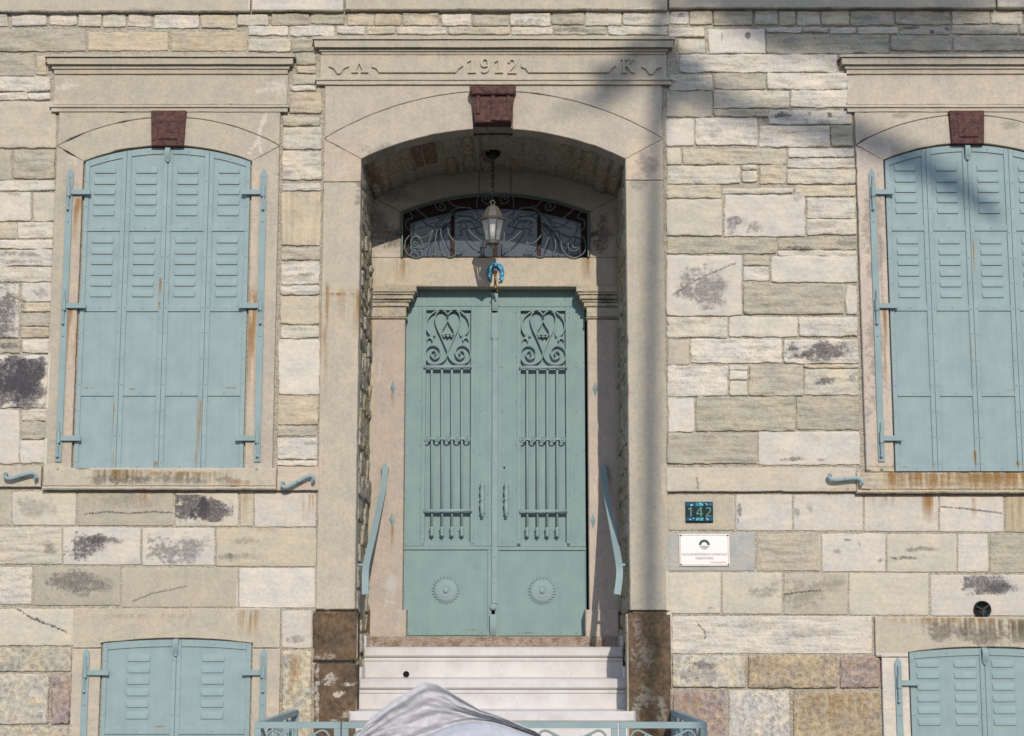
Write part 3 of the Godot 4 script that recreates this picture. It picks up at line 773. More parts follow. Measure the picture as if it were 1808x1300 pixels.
func portal() -> void:
	var out := 1.142
	# pilasters in two blocks, dark base blocks below
	for s in [-1, 1]:
		var a: float = OPEN * s
		var b: float = out * s
		var lo := minf(a, b)
		var hi := maxf(a, b)
		var yb := P(s * 310 + 870, 1079).y
		var yj := P(600, 323).y if s < 0 else P(1140, 320).y
		var st := mb()
		slab(st, lo, hi, yb + 0.002, yj - 0.002, -0.12, FACE, 0.005)
		var pil := commit(st, "pilaster", M.stone, house)
		var e := mb()
		var ya := 4.877
		var blk := PackedVector2Array([Vector2(a, yj + 0.002), Vector2(a, SPRING - 0.002), Vector2(b, ya - 0.003), Vector2(b, yj + 0.002)])
		extr(e, worn(blk), -0.12, FACE, 0.003)
		commit(e, "springer_block", M.stone, pil)
		var c := [[552, 1080, 631, 1168], [554, 1172, 629, 1420]] if s < 0 else [[1107, 1081, 1187, 1420]]
		for q in c:
			var cc := corners(q[0], q[1], q[2], q[3], 0.03)
			var sm := stone_mesh(cc, Vector3.BACK, 0.012, 0.008, 0.006, 0.0, 0.012, 0.025)
			var r := rect(q[0] + 3, q[1] + 3, q[2] - 3, q[3] - 3, 0.03)
			box(sm, r.position.x, r.end.x, r.position.y, r.end.y, -0.25, 0.028, 0.0)
			commit(sm, "base_block", M.stone, pil)
	# arch ring: two long curved stones and the keystone between
	var inner := arc_pts(-OPEN, OPEN, SPRING, CROWN, 40)
	var outer := arc_pts(-out, out, 4.877, 5.211, 40)
	var kx0 := P(836, 190).x
	var kx1 := P(905, 190).x
	for s in 2:
		var poly := PackedVector2Array()
		for p in inner:
			if (s == 0 and p.x < kx0) or (s == 1 and p.x > kx1): poly.append(p)
		if s == 0: poly.append(Vector2(kx0, arc_y(-OPEN, OPEN, SPRING, CROWN, kx0)))
		else: poly.insert(0, Vector2(kx1, arc_y(-OPEN, OPEN, SPRING, CROWN, kx1)))
		var top := PackedVector2Array()
		for p in outer:
			if (s == 0 and p.x < kx0) or (s == 1 and p.x > kx1): top.append(p)
		if s == 0: top.append(Vector2(kx0, arc_y(-out, out, 4.877, 5.211, kx0)))
		else: top.insert(0, Vector2(kx1, arc_y(-out, out, 4.877, 5.211, kx1)))
		top.reverse()
		poly.append_array(top)
		var st := mb()
		extr(st, worn(poly), -0.14, FACE, 0.004)
		commit(st, "arch_stone", M.stone, house)
		# panel between arch and lintel
		var sp := PackedVector2Array()
		var o2 := arc_pts(-out, out, 4.877 + 0.006, 5.211 + 0.006, 40)
		for p in o2:
			if (s == 0 and p.x < kx0) or (s == 1 and p.x > kx1): sp.append(p)
		var yt := P(700, 150).y
		if s == 0:
			sp.append(Vector2(kx0, sp[sp.size() - 1].y)); sp.append(Vector2(kx0, yt)); sp.append(Vector2(-out, yt))
		else:
			sp.insert(0, Vector2(kx1, sp[0].y)); sp.append(Vector2(out, yt)); sp.append(Vector2(kx1, yt))
		dressed("spandrel", sp, FACE - 0.006)
	# keystone, tapered, with cap and fluted panel
	var kz := 0.10
	var k := dressed("keystone", [P2(833, 165, kz), P2(908, 165, kz), P2(903, 216, kz), P2(838, 216, kz)], kz, M.keystone, null, -0.14, 0.006)
	dressed("keystone_cap", [P2(829, 151, 0.13), P2(911, 151, 0.13), P2(911, 160, 0.13), P2(907, 166, 0.13), P2(834, 166, 0.13), P2(829, 160, 0.13)], 0.13, M.keystone, k, 0.0, 0.008)
	for f in [[840, 847], [867, 874], [895, 901]]:
		var st := mb()
		boxp(st, f[0], 168, f[1], 212 if f[0] > 850 else 200, kz - 0.01, kz + 0.014, 0.004)
		commit(st, "keystone_rib", M.keystone, k)
	var st2 := mb()
	boxp(st2, 872, 206, 901, 213, kz - 0.01, kz + 0.018, 0.004)
	commit(st2, "keystone_rib", M.keystone, k)
	# entablature
	st2 = mb()
	var xa := -1.185
	var xb := 1.185
	moulding(st2, xa + 0.035, xb - 0.03, [[63, 0.0], [64.5, 0.078], [69, 0.078], [70.5, 0.060], [72, 0.066], [83, 0.062], [85, 0.034], [90, 0.034], [91.5, 0.022], [96, 0.019], [98, 0.006]], 870)
	commit(st2, "cornice", M.stone, house)
	var fr := dressed_px("frieze", 565, 97, 1177, 140, 0.018)
	st2 = mb()
	moulding(st2, xa + 0.022, xb - 0.015, [[137, 0.016], [138, 0.045], [141, 0.045], [142, 0.036], [149, 0.036], [152, 0.012]], 870)
	commit(st2, "moulding", M.stone, house)
	# carved work on the frieze
	var fz := 0.019
	var rz := 0.034
	for c in [[598, 117], [1150, 118]]:
		var poly := PackedVector2Array()
		for q in [[-18, 0], [-9, -4], [-3, -13], [3, -13], [9, -4], [18, 0], [9, 4], [3, 13], [-3, 13], [-9, 4]]:
			poly.append(P2(c[0] + q[0], c[1] + q[1], rz))
		dressed("carved_star", poly, rz, M.stone, fr, 0.0, 0.003)
	for c in [[656, 818], [920, 1088]]:
		var poly := PackedVector2Array()
		for q in [[c[0], 112], [c[0] + 7, 110], [c[0] + 13, 106], [c[1] - 13, 106], [c[1] - 7, 110], [c[1], 116], [c[1] - 8, 121], [c[1] - 13, 128], [c[0] + 13, 128], [c[0] + 8, 121], [c[0], 118]]:
			poly.append(P2(q[0], q[1], rz))
		dressed("carved_panel", poly, rz, M.stone, fr, 0.0, 0.003)
	var lam := PackedVector2Array()
	for q in [[620, 128], [620, 126], [624, 125], [633, 106], [637, 106], [646, 125], [650, 126], [650, 128], [637, 128], [637, 126], [640, 125], [634, 112], [628, 125], [632, 126], [632, 128]]:
		lam.append(P2(q[0], q[1], rz))
	dressed("carved_letter", lam, rz, M.stone, fr, 0.0, 0.001)
	var font := SystemFont.new()
	font.font_names = PackedStringArray(["Droid Serif"])
	for q in [["1", 833, 117], ["9", 857, 117], ["1", 881, 117], ["2", 905, 118], ["K", 1108, 117]]:
		var t := TextMesh.new()
		t.font = font
		t.text = q[0]
		t.font_size = 64
		t.depth = 0.018
		t.pixel_size = 0.1 / 46.0
		t.curve_step = 1.0
		inst(t, "carved_letter", M.stone_plain, fr, P(q[1], q[2], rz - 0.008))

func window(x0: float, x1: float, ybot: float, yside: float, ycrown: float, cx: float, full: bool, pxa: float) -> void:
	# stone surround of a large window: jambs, arch, spandrels, keystone, entablature, sill
	var gap := 0.012
	var jw := 0.193
	var oa := x0 - jw
	var ob := x1 + jw
	var kw := 0.105
	var ysp := yside + 0.105
	var yc2 := ycrown + 0.205
	var yt := P(pxa, 200).y
	for s in 2:
		var a := x0 - gap if s == 0 else x1 + gap
		var b := oa if s == 0 else ob
		dressed("jamb", [Vector2(a, ybot - 0.005), Vector2(a, yside), Vector2(b, ysp - 0.004), Vector2(b, ybot - 0.005)], SURR)
	var inner := arc_pts(x0 - gap, x1 + gap, yside, ycrown + 0.012, 30)
	var outer := arc_pts(oa, ob, ysp, yc2, 30)
	var o2 := arc_pts(oa, ob, ysp + 0.006, yc2 + 0.006, 30)
	for s in 2:
		var kx := cx - kw if s == 0 else cx + kw
		var poly := PackedVector2Array()
		var top := PackedVector2Array()
		var sp := PackedVector2Array()
		for i in inner.size():
			if (inner[i].x < kx) == (s == 0): poly.append(inner[i])
			if (outer[i].x < kx) == (s == 0): top.append(outer[i])
			if (o2[i].x < kx) == (s == 0): sp.append(o2[i])
		var iy := arc_y(x0 - gap, x1 + gap, yside, ycrown + 0.012, kx)
		var oy := arc_y(oa, ob, ysp, yc2, kx)
		if s == 0: poly.append(Vector2(kx, iy)); top.append(Vector2(kx, oy)); sp.append(Vector2(kx, oy + 0.006)); sp.append(Vector2(kx, yt)); sp.append(Vector2(oa, yt))
		else: poly.insert(0, Vector2(kx, iy)); top.insert(0, Vector2(kx, oy)); sp.insert(0, Vector2(kx, oy + 0.006)); sp.append(Vector2(ob, yt)); sp.append(Vector2(kx, yt))
		top.reverse()
		poly.append_array(top)
		dressed("arch_stone", poly, SURR)
		dressed("spandrel", sp, SURR - 0.006)
	var ky := ycrown - 0.002
	var kz := 0.066
	var k := dressed("keystone", [Vector2(cx - 0.118, yt), Vector2(cx + 0.118, yt), Vector2(cx + 0.108, ky), Vector2(cx - 0.108, ky)], kz, M.keystone, null, -0.03, 0.005)
	dressed("keystone_panel", [Vector2(cx - 0.072, yt - 0.04), Vector2(cx + 0.078, yt - 0.04), Vector2(cx + 0.074, ky + 0.04), Vector2(cx - 0.066, ky + 0.04)], kz + 0.012, M.keystone, k, 0.0, 0.01)
	var st := mb()
	moulding(st, oa - 0.015, ob + 0.015, [[95, 0.0], [96.5, 0.085], [100, 0.085], [101.5, 0.064], [103, 0.070], [113, 0.066], [115, 0.042], [121, 0.042], [122.5, 0.030], [130, 0.028], [132, 0.016], [136, 0.004]], pxa)
	commit(st, "cornice", M.stone, house)
	st = mb()
	var fa := P(pxa, 134).y
	var fb := P(pxa, 187).y
	slab(st, oa - 0.045, ob + 0.045, fb, fa, -0.03, 0.02, 0.006)
	commit(st, "frieze", M.stone, house)
	st = mb()
	moulding(st, oa - 0.012, ob + 0.012, [[185, 0.016], [186, 0.05], [189, 0.05], [190.5, 0.038], [197, 0.038], [200, 0.010]], pxa)
	commit(st, "moulding", M.stone, house)

func sills() -> void:
	for q in [[74, 826, 487, 865, 0.06], [1514, 834, 1990, 871, 0.06]]:
		var r := rect(q[0], q[1], q[2], q[3], q[4])
		var st := mb()
		slab(st, r.position.x, r.end.x, r.position.y + 0.022, r.end.y, -0.03, q[4] - 0.012, 0.008)
		slab(st, r.position.x - 0.002, r.end.x + 0.002, r.position.y, r.position.y + 0.022, -0.03, q[4], 0.008)
		commit(st, "window_sill", M.stone, house)
	for q in [[-260, 823, 72, 860], [489, 824, 563, 866], [1176, 826, 1512, 868]]:
		dressed_px("sill_course_block", q[0], q[1], q[2], q[3], 0.035)

func lower_window(x0: float, x1: float, yside: float, ycrown: float, lx0: float, lx1: float, ytop: float, jx0: float, jx1: float) -> void:
	var yb := 0.55
	var arc := arc_pts(x0 - 0.01, x1 + 0.01, yside, ycrown + 0.01, 20)
	var poly := PackedVector2Array([Vector2(lx1, yside - 0.03), Vector2(lx1, ytop), Vector2(lx0, ytop), Vector2(lx0, yside - 0.03), Vector2(x0 - 0.01, yside - 0.03)])
	poly.append_array(arc)
	poly.append(Vector2(x1 + 0.01, yside - 0.03))
	dressed("window_lintel", poly, 0.03)
	for q in [[jx0, x0 - 0.01], [x1 + 0.01, jx1]]:
		var st := mb()
		box(st, q[0], q[1], yb, yside - 0.034, -0.03, 0.03, 0.004)
		commit(st, "jamb", M.stone, house)

# ---------------------------------------------------------------- shutters
func rivet(st: SurfaceTool, p: Vector3, r := 0.006) -> void:
	for k in 6:
		var a := TAU * k / 6
		var b := TAU * (k + 1) / 6
		var pa := p + Vector3(cos(a) * r, sin(a) * r, 0)
		var pb := p + Vector3(cos(b) * r, sin(b) * r, 0)
		var qa := p + Vector3(cos(a) * r * 0.6, sin(a) * r * 0.6, r * 0.55)
		var qb := p + Vector3(cos(b) * r * 0.6, sin(b) * r * 0.6, r * 0.55)
		quad(st, pb, pa, qa, qb)
		tri(st, qb, qa, p + Vector3(0, 0, r * 0.65))

var louvre_mesh: Mesh
func make_louvre(w: float, h: float, d: float) -> Mesh:
	var st := mb()
	var n := 5
	for i in n:
		var t0 := float(i) / n
		var t1 := float(i + 1) / n
		var z0 := d * sin(t0 * PI / 2)
		var z1 := d * sin(t1 * PI / 2)
		var w0 := w / 2 - 0.006 * t0
		var w1 := w / 2 - 0.006 * t1
		quad(st, Vector3(-w0, h * (1 - t0), z0), Vector3(w0, h * (1 - t0), z0), Vector3(w1, h * (1 - t1), z1), Vector3(-w1, h * (1 - t1), z1))
		quad(st, Vector3(-w / 2, h * (1 - t0), 0), Vector3(-w0, h * (1 - t0), z0), Vector3(-w1, h * (1 - t1), z1), Vector3(-w / 2, h * (1 - t1), 0))
		quad(st, Vector3(w0, h * (1 - t0), z0), Vector3(w / 2, h * (1 - t0), 0), Vector3(w / 2, h * (1 - t1), 0), Vector3(w1, h * (1 - t1), z1))
	var wl := w / 2 - 0.006
	quad(st, Vector3(-wl, 0, d), Vector3(wl, 0, d), Vector3(wl - 0.004, 0.004, 0), Vector3(-wl + 0.004, 0.004, 0))
	st.generate_normals()
	return st.commit()

# shutters of one window: bounds, seams between the leaves, rails, heights of the louvres
func shutters(x0: float, x1: float, ybot: float, yside: float, ycrown: float, seams: Array, rails: Array, rows: Array, lw: float, zf: float, cols := 1) -> void:
	var xs := [x0] + seams + [x1]
	var rim := 0.03
	for i in xs.size() - 1:
		var g := 0.0009
		var xa: float = xs[i] + (g if i > 0 else 0.0)
		var xb: float = xs[i + 1] - (g if i < xs.size() - 2 else 0.0)
		var top := PackedVector2Array()
		for k in 9:
			var x := lerpf(xa, xb, k / 8.0)
			top.append(Vector2(x, arc_y(x0, x1, yside, ycrown, x)))
		var fr := mb()
		# rim and rails
		for e in [[xa, xa + rim], [xb - rim, xb]]:
			var ya := arc_y(x0, x1, yside, ycrown, e[0])
			var yb := arc_y(x0, x1, yside, ycrown, e[1])
			extr(fr, PackedVector2Array([Vector2(e[0], ya), Vector2(e[1], yb), Vector2(e[1], ybot), Vector2(e[0], ybot)]), zf - 0.02, zf, 0.002)
		var band := PackedVector2Array()
		for k in 9: 
			var x := lerpf(xa + rim, xb - rim, k / 8.0)
			band.append(Vector2(x, arc_y(x0, x1, yside, ycrown, x)))
		for k in range(8, -1, -1): band.append(band[k] - Vector2(0, 0.045))
		extr(fr, band, zf - 0.02, zf - 0.0004, 0.002)
		var rr := rails + [ybot + 0.02]
		for y in rr:
			box(fr, xa + rim, xb - rim, y - 0.02, y + 0.02, zf - 0.02, zf - 0.0004, 0.002)
		var leaf := commit(fr, "shutter_leaf", M.paint_map, house)
		var sh := mb()
		var poly := top.duplicate()
		for k in poly.size(): poly[k].y -= 0.004
		poly.append(Vector2(xb - 0.004, ybot + 0.004)); poly.append(Vector2(xa + 0.004, ybot + 0.004))
		poly[0].x += 0.004; poly[8].x -= 0.004
		extr(sh, poly, zf - 0.019, zf - 0.009, 0.0)
		commit(sh, "sheet", M.paint_map, leaf)
		for c in cols:
			var lx := lerpf(xa, xb, (c + 0.5) / cols) if cols > 1 else (xa + xb) / 2
			for y in rows:
				inst(louvre_mesh, "louvre", M.paint, leaf, Vector3(lx - 0.004, y, zf - 0.010))
		var rv := mb()
		var ys := ybot + 0.05
		var k2 := 0
		while ys < yside - 0.02:
			rivet(rv, Vector3(xa + rim * 0.55, ys, zf)); rivet(rv, Vector3(xb - rim * 0.55, ys + (0.0 if k2 % 2 == 0 else 0.004), zf))
			ys += 0.172
			k2 += 1
		for y in rr:
			rivet(rv, Vector3((xa + xb) / 2, y, zf))
		var cy := arc_y(x0, x1, yside, ycrown, (xa + xb) / 2)
		rivet(rv, Vector3((xa + xb) / 2, cy - 0.025, zf))
		commit(rv, "rivets", M.paint, leaf).set_meta("kind", "stuff")

# the catch that holds a pair of shutters at the head of the arch
func head_catch(x: float, y: float, z: float) -> void:
	var st := mb()
	strap(st, curve([Vector3(x, y + 0.01, z - 0.01), Vector3(x, y - 0.01, z + 0.022), Vector3(x, y - 0.05, z + 0.02), Vector3(x, y - 0.085, z + 0.006)], 4), Vector3.RIGHT, 0.034, 0.006)
	lathe(st, Vector3(x, y - 0.092, z + 0.004), [Vector2(0.0, -0.012), Vector2(0.011, -0.008), Vector2(0.011, 0.008), Vector2(0.0, 0.012)], 8)
	commit(st, "shutter_latch", M.paint, house)

# flat iron bar with pointed head let into a jamb; three pintle hinges carry the shutter
func hinge_bar(x: float, ytop: float, ybot: float, hinge_ys: Array, to_x: float, z: float) -> void:
	var st := mb()
	var w := 0.021
	extr(st, PackedVector2Array([Vector2(x - w, ytop - 0.03), Vector2(x - w * 0.5, ytop - 0.006), Vector2(x, ytop + 0.008), Vector2(x + w * 0.5, ytop - 0.006), Vector2(x + w, ytop - 0.03), Vector2(x + w, ybot), Vector2(x - w, ybot)]), 0.0, z + 0.012, 0.002)
	for y in [ytop - 0.05] + hinge_ys:
		rivet(st, Vector3(x, y - (0.0 if y == ytop - 0.05 else 0.2), z + 0.012), 0.009)
	var bar := commit(st, "hinge_bar", M.paint, house)
	for y in hinge_ys:
		var h := mb()
		var s := signf(to_x - x)
		box(h, minf(x, to_x + s * 0.05), maxf(x, to_x + s * 0.05), y - 0.016, y + 0.018, z + 0.016, z + 0.026, 0.002)
		lathe(h, Vector3(x, y, z + 0.028), [Vector2(0, 0.05), Vector2(0.012, 0.045), Vector2(0.014, -0.03), Vector2(0.0, -0.03)], 10)
		lathe(h, Vector3(x, y, z + 0.026), [Vector2(0.004, 0.11), Vector2(0.006, 0.05)], 6)
		lathe(h, Vector3(x - s * 0.003, y - 0.03, z + 0.028), [Vector2(0.007, 0.0), Vector2(0.006, -0.075), Vector2(0.011, -0.09), Vector2(0.0, -0.1)], 8)
		commit(h, "pintle_hinge", M.paint, bar)

func windows() -> void:
	louvre_mesh = make_louvre(0.145, 0.05, 0.009)
	# large window beside the entrance, left of it
	var x0 := -2.745
	var x1 := -1.634
	var rowpx := [307, 326.6, 344.8, 363, 382, 430, 449.5, 468, 487, 506, 525]
	var w := [[x0, x1, 297.0, 262.0, 300.0], [2.636, 3.747, 1715.0, 258.0, 1715.0]]
	for i in 2:
		var q: Array = w[i]
		var a: float = q[0]
		var b: float = q[1]
		var yb := P(q[2], 830.5 if i == 0 else 833.0).y
		var ys := P(q[2], 287 if i == 0 else 285).y
		var yc := P(q[2], q[3]).y
		window(a, b, yb, ys, yc, (a + b) / 2, true, q[4])
		var rows := []
		for r in rowpx: rows.append(P(q[2], r + (0.0 if i == 0 else -4.0 if r < 400 else 1.5)).y)
		var rails := []
		for r in ([404.5, 546.0, 695.0] if i == 0 else [404.0, 545.0, 695.5]): rails.append(P(q[2], r).y)
		var seams := []
		for k in 3: seams.append(lerpf(a, b, (k + 1) / 4.0))
		shutters(a, b, yb, ys, yc, seams, rails, rows, 0.142, 0.024)
		head_catch((a + b) / 2, yc - 0.005, 0.028)
		var hy := []
		for r in [343.0, 543.0, 776.0]: hy.append(P(q[2], r).y)
		hinge_bar(a - 0.094, P(q[2], 303).y, P(q[2], 817).y, hy, a, SURR)
		hinge_bar(b + 0.094, P(q[2], 303).y, P(q[2], 817).y, hy, b, SURR)
	sills()
	# small basement windows
	var a0 := P(181, 1200).x
	var a1 := P(443, 1200).x
	var ysd := P(181, 1136).y
	var ycr := P(311, 1129.5).y
	lower_window(a0, a1, ysd, ycr, P(132, 1100).x, P(495, 1100).x, P(300, 1075).y, P(127, 1200).x, P(495, 1200).x)
	var lr := []
	for r in [1166, 1186, 1206, 1226.5, 1247, 1267.5]: lr.append(P(311, r + 2).y)
	shutters(a0, a1, 0.5, ysd, ycr, [P(311, 1200).x], [P(311, 1291).y], lr, 0.142, 0.02)
	head_catch(P(312, 1133).x, ycr - 0.004, 0.022)
	hinge_bar(P(155, 1150).x, P(155, 1147).y, 0.6, [P(155, 1188).y, 0.75], a0, 0.03)
	hinge_bar(P(467, 1150).x, P(467, 1147).y, 0.6, [P(467, 1188).y, 0.75], a1, 0.03)
	a0 = P(1606, 1200).x
	a1 = a0 + 0.965
	ysd = P(1606, 1152).y
	ycr = P(1738, 1145).y
	lower_window(a0, a1, ysd, ycr, P(1544, 1120).x, a1 + 0.24, P(1700, 1090).y, P(1556, 1200).x, a1 + 0.18)
	lr = []
	for r in [1176, 1196, 1216.5, 1237, 1258, 1278.5]: lr.append(P(1700, r + 2).y)
	shutters(a0, a1, 0.5, ysd, ycr, [(a0 + a1) / 2], [], lr, 0.142, 0.02, 2)
	head_catch((a0 + a1) / 2, ycr - 0.004, 0.022)
	hinge_bar(P(1583, 1165).x, P(1583, 1163).y, 0.6, [P(1583, 1206).y, 0.75], a0, 0.03)
	hinge_bar(a1 + 0.085, P(1583, 1163).y, 0.6, [P(1583, 1206).y, 0.75], a1, 0.03)

# ---------------------------------------------------------------- the recessed entrance
func porch() -> void:
	# rubble sides
	for s in [-1, 1]:
		var st := mb()
		var x: float = (OPEN + 0.012) * s
		var a := [Vector3(x, 4.76, -0.1), Vector3(x, 4.76, -1.0), Vector3(x, 0.0, -1.0), Vector3(x, 0.0, -0.1)]
		if s > 0: quad(st, a[1], a[0], a[3], a[2])
		else: quad(st, a[0], a[1], a[2], a[3])
		var rev := commit(st, "entrance_side", M.mortar, house)
		var y := 4.72
		while y > 0.9:
			var h := rng.randf_range(0.05, 0.17)
			var z := -0.11
			while z > -0.95:
				var l := rng.randf_range(0.12, 0.34)
				var z1 := maxf(z - l, -0.975)
				if z1 < -0.9: z1 = -0.975
				var tilt := rng.randf_range(-0.012, 0.012)
				var c := [Vector3(x, y + tilt, z), Vector3(x, y - tilt, z1), Vector3(x, y - h - tilt, z1), Vector3(x, y - h + tilt * 2, z)]
				if s > 0: c = [c[1], c[0], c[3], c[2]]
				var mat: Material = [M.rubble_grey, M.rubble_tan, M.rubble_grey, M.rubble_grey][rng.randi() % 4]
				commit(stone_mesh(c, Vector3(-s, 0, 0), rng.randf_range(0.0, 0.022), 0.016, 0.022, 0.006, 0.010, 0.022), "rubble_stone", mat, rev)
				z = z1 - 0.016
			y -= h + 0.014
	# vault of thin stones set on edge
	var va := mb()
	var arc := arc_pts(-OPEN, OPEN, SPRING, CROWN, 26)
	for i in arc.size() - 1:
		quad(va, Vector3(arc[i].x, arc[i].y, -0.13), Vector3(arc[i + 1].x, arc[i + 1].y, -0.13), Vector3(arc[i + 1].x, arc[i + 1].y, -1.0), Vector3(arc[i].x, arc[i].y, -1.0))
	var vault := commit(va, "entrance_vault", M.mortar, house)
	var fine := PackedVector2Array()
	var path := arc_pts(-OPEN, OPEN, SPRING, CROWN, 400)
	var at := 0
	while at < 400:
		fine.append(path[at])
		at += rng.randi_range(9, 24)
	fine.append(path[400])
	for i in fine.size() - 1:
		var z := -0.145
		while z > -0.93:
			var l := rng.randf_range(0.16, 0.5)
			var z1 := maxf(z - l, -0.975)
			if z1 < -0.88: z1 = -0.975
			var p := fine[i].lerp(fine[i + 1], 0.10)
			var q := fine[i].lerp(fine[i + 1], 0.92)
			var nr := Vector2(-(q - p).normalized().y, (q - p).normalized().x) * -1.0
			var c := [Vector3(p.x, p.y, z1), Vector3(q.x, q.y, z1), Vector3(q.x, q.y, z), Vector3(p.x, p.y, z)]
			c = [c[3], c[2], c[1], c[0]]
			var mat: Material = [M.rubble_grey, M.rubble_tan, M.rubble_grey, M.rubble_tan, M.rubble_grey, M.rubble_brick, M.rubble_grey, M.rubble_tan, M.rubble_grey, M.rubble_tan, M.rubble_grey, M.rubble_grey, M.rubble_tan, M.rubble_grey, M.rubble_grey][rng.randi() % 15]
			commit(stone_mesh(c, Vector3(nr.x, nr.y, 0), rng.randf_range(-0.004, 0.024), 0.018, 0.016, 0.0, 0.008, 0.022), "vault_stone", mat, vault)
			z = z1 - 0.014
	# stone wall round the door: arched head over the fanlight, lintel, pilasters, capitals, bases
	var st := mb()
	quad(st, Vector3(-1, 5.1, -1.3), Vector3(1, 5.1, -1.3), Vector3(1, 1.3, -1.3), Vector3(-1, 1.3, -1.3))
	commit(st, "door_recess", M.void, house)
	var fl := P(708, 372, BACK).x
	var fr := P(1041, 372, BACK).x
	var ysd := P(870, 374, BACK).y
	var ycr := P(873, 341, BACK).y
	var ylt := P(870, 455, BACK).y
	var k0 := P(846, 320, BACK).x
	var k1 := P(902, 320, BACK).x
	var inn := arc_pts(fl, fr, ysd, ycr, 36)
	var out := arc_pts(-OPEN - 0.01, OPEN + 0.01, SPRING, CROWN + 0.02, 36)
	for s in 3:
		var lo: float = [-2.0, k0 + 0.002, k1 + 0.002][s]
		var hi: float = [k0 - 0.002, k1 - 0.002, 2.0][s]
		var poly := PackedVector2Array()
		var top := PackedVector2Array()
		for i in inn.size():
			if inn[i].x > lo and inn[i].x < hi: poly.append(inn[i])
			if out[i].x > lo and out[i].x < hi: top.append(out[i])
		for e in [lo, hi]:
			if absf(e) < 1.5:
				var pi := Vector2(e, arc_y(fl, fr, ysd, ycr, e))
				var po := Vector2(e, arc_y(-OPEN - 0.01, OPEN + 0.01, SPRING, CROWN + 0.02, e))
				if e == lo: poly.insert(0, pi); top.insert(0, po)
				else: poly.append(pi); top.append(po)
		top.reverse()
		poly.append_array(top)
		dressed("fanlight_arch_stone", poly, BACK, M.stone, house, -1.25, 0.003)
	for s in 2:
		var xa := -OPEN - 0.01 if s == 0 else fr
		var xb := fl if s == 0 else OPEN + 0.01
		st = mb()
		extr(st, PackedVector2Array([Vector2(xa, ylt + 0.002), Vector2(xb, ylt + 0.002), Vector2(xb, (ysd if s == 0 else SPRING) - 0.002), Vector2(xa, (SPRING if s == 0 else ysd) - 0.002)]), -1.25, BACK - 0.001, 0.003)
		commit(st, "fanlight_jamb", M.stone, house)
	st = mb()
	var yl0 := P(870, 506, BACK).y
	box(st, -OPEN - 0.01, OPEN + 0.01, yl0, ylt - 0.001, -1.25, BACK, 0.004)
	commit(st, "door_lintel", M.stone, house)
	var dx0 := P(713, 800, BACK).x
	var dx1 := P(1039, 800, BACK).x
	for s in 2:
		var xa := -OPEN - 0.01 if s == 0 else dx1
		var xb := dx0 if s == 0 else OPEN + 0.01
		st = mb()
		var yt := P(870, 563, BACK).y
		box(st, xa, xb, 1.45, yt - 0.004, -1.25, BACK, 0.005)
		var pil := commit(st, "door_pilaster", M.stone, house)
		st = mb()
		var yb := P(870, 1077, BACK).y
		box(st, xa - (0.0 if s == 0 else 0.03), xb + (0.03 if s == 0 else 0.0), 1.45, yb, -1.2, BACK + 0.03, 0.008)
		commit(st, "pilaster_base", M.stone, pil)
		# capital: stepped mouldings that overhang towards the door
		st = mb()
		var steps := [[507, 518, 0.082, 0.055], [518.5, 522, 0.070, 0.048], [523, 530, 0.058, 0.040], [531, 534.5, 0.040, 0.030], [535, 542, 0.026, 0.022], [542.5, 560, 0.006, 0.010], [560.5, 563, 0.012, 0.014]]
		for e in steps:
			var ra := rect(600, e[0], 1100, e[1], BACK)
			var ov: float = e[2]
			box(st, xa - (0.0 if s == 0 else ov), xb + (ov if s == 0 else 0.0), ra.position.y, ra.end.y - 0.001, -1.2, BACK + e[3], 0.005)
		commit(st, "capital", M.stone, pil)
		# diamond plates that end the tie rods
		for e in ([[694, 685], [692, 918]] if s == 0 else [[1051, 687], [1047, 920]]):
			st = mb()
			var c := P(e[0], e[1], BACK)
			for k in 4:
				var dirs := [Vector3(0, 0.055, 0), Vector3(0.021, 0, 0), Vector3(0, -0.055, 0), Vector3(-0.021, 0, 0)]
				tri(st, c + Vector3(0, 0, 0.014), c + dirs[k], c + dirs[(k + 1) % 4])
			commit(st, "diamond_plate", M.paint, pil)
	fanlight(fl, fr, ysd, ycr, ylt)

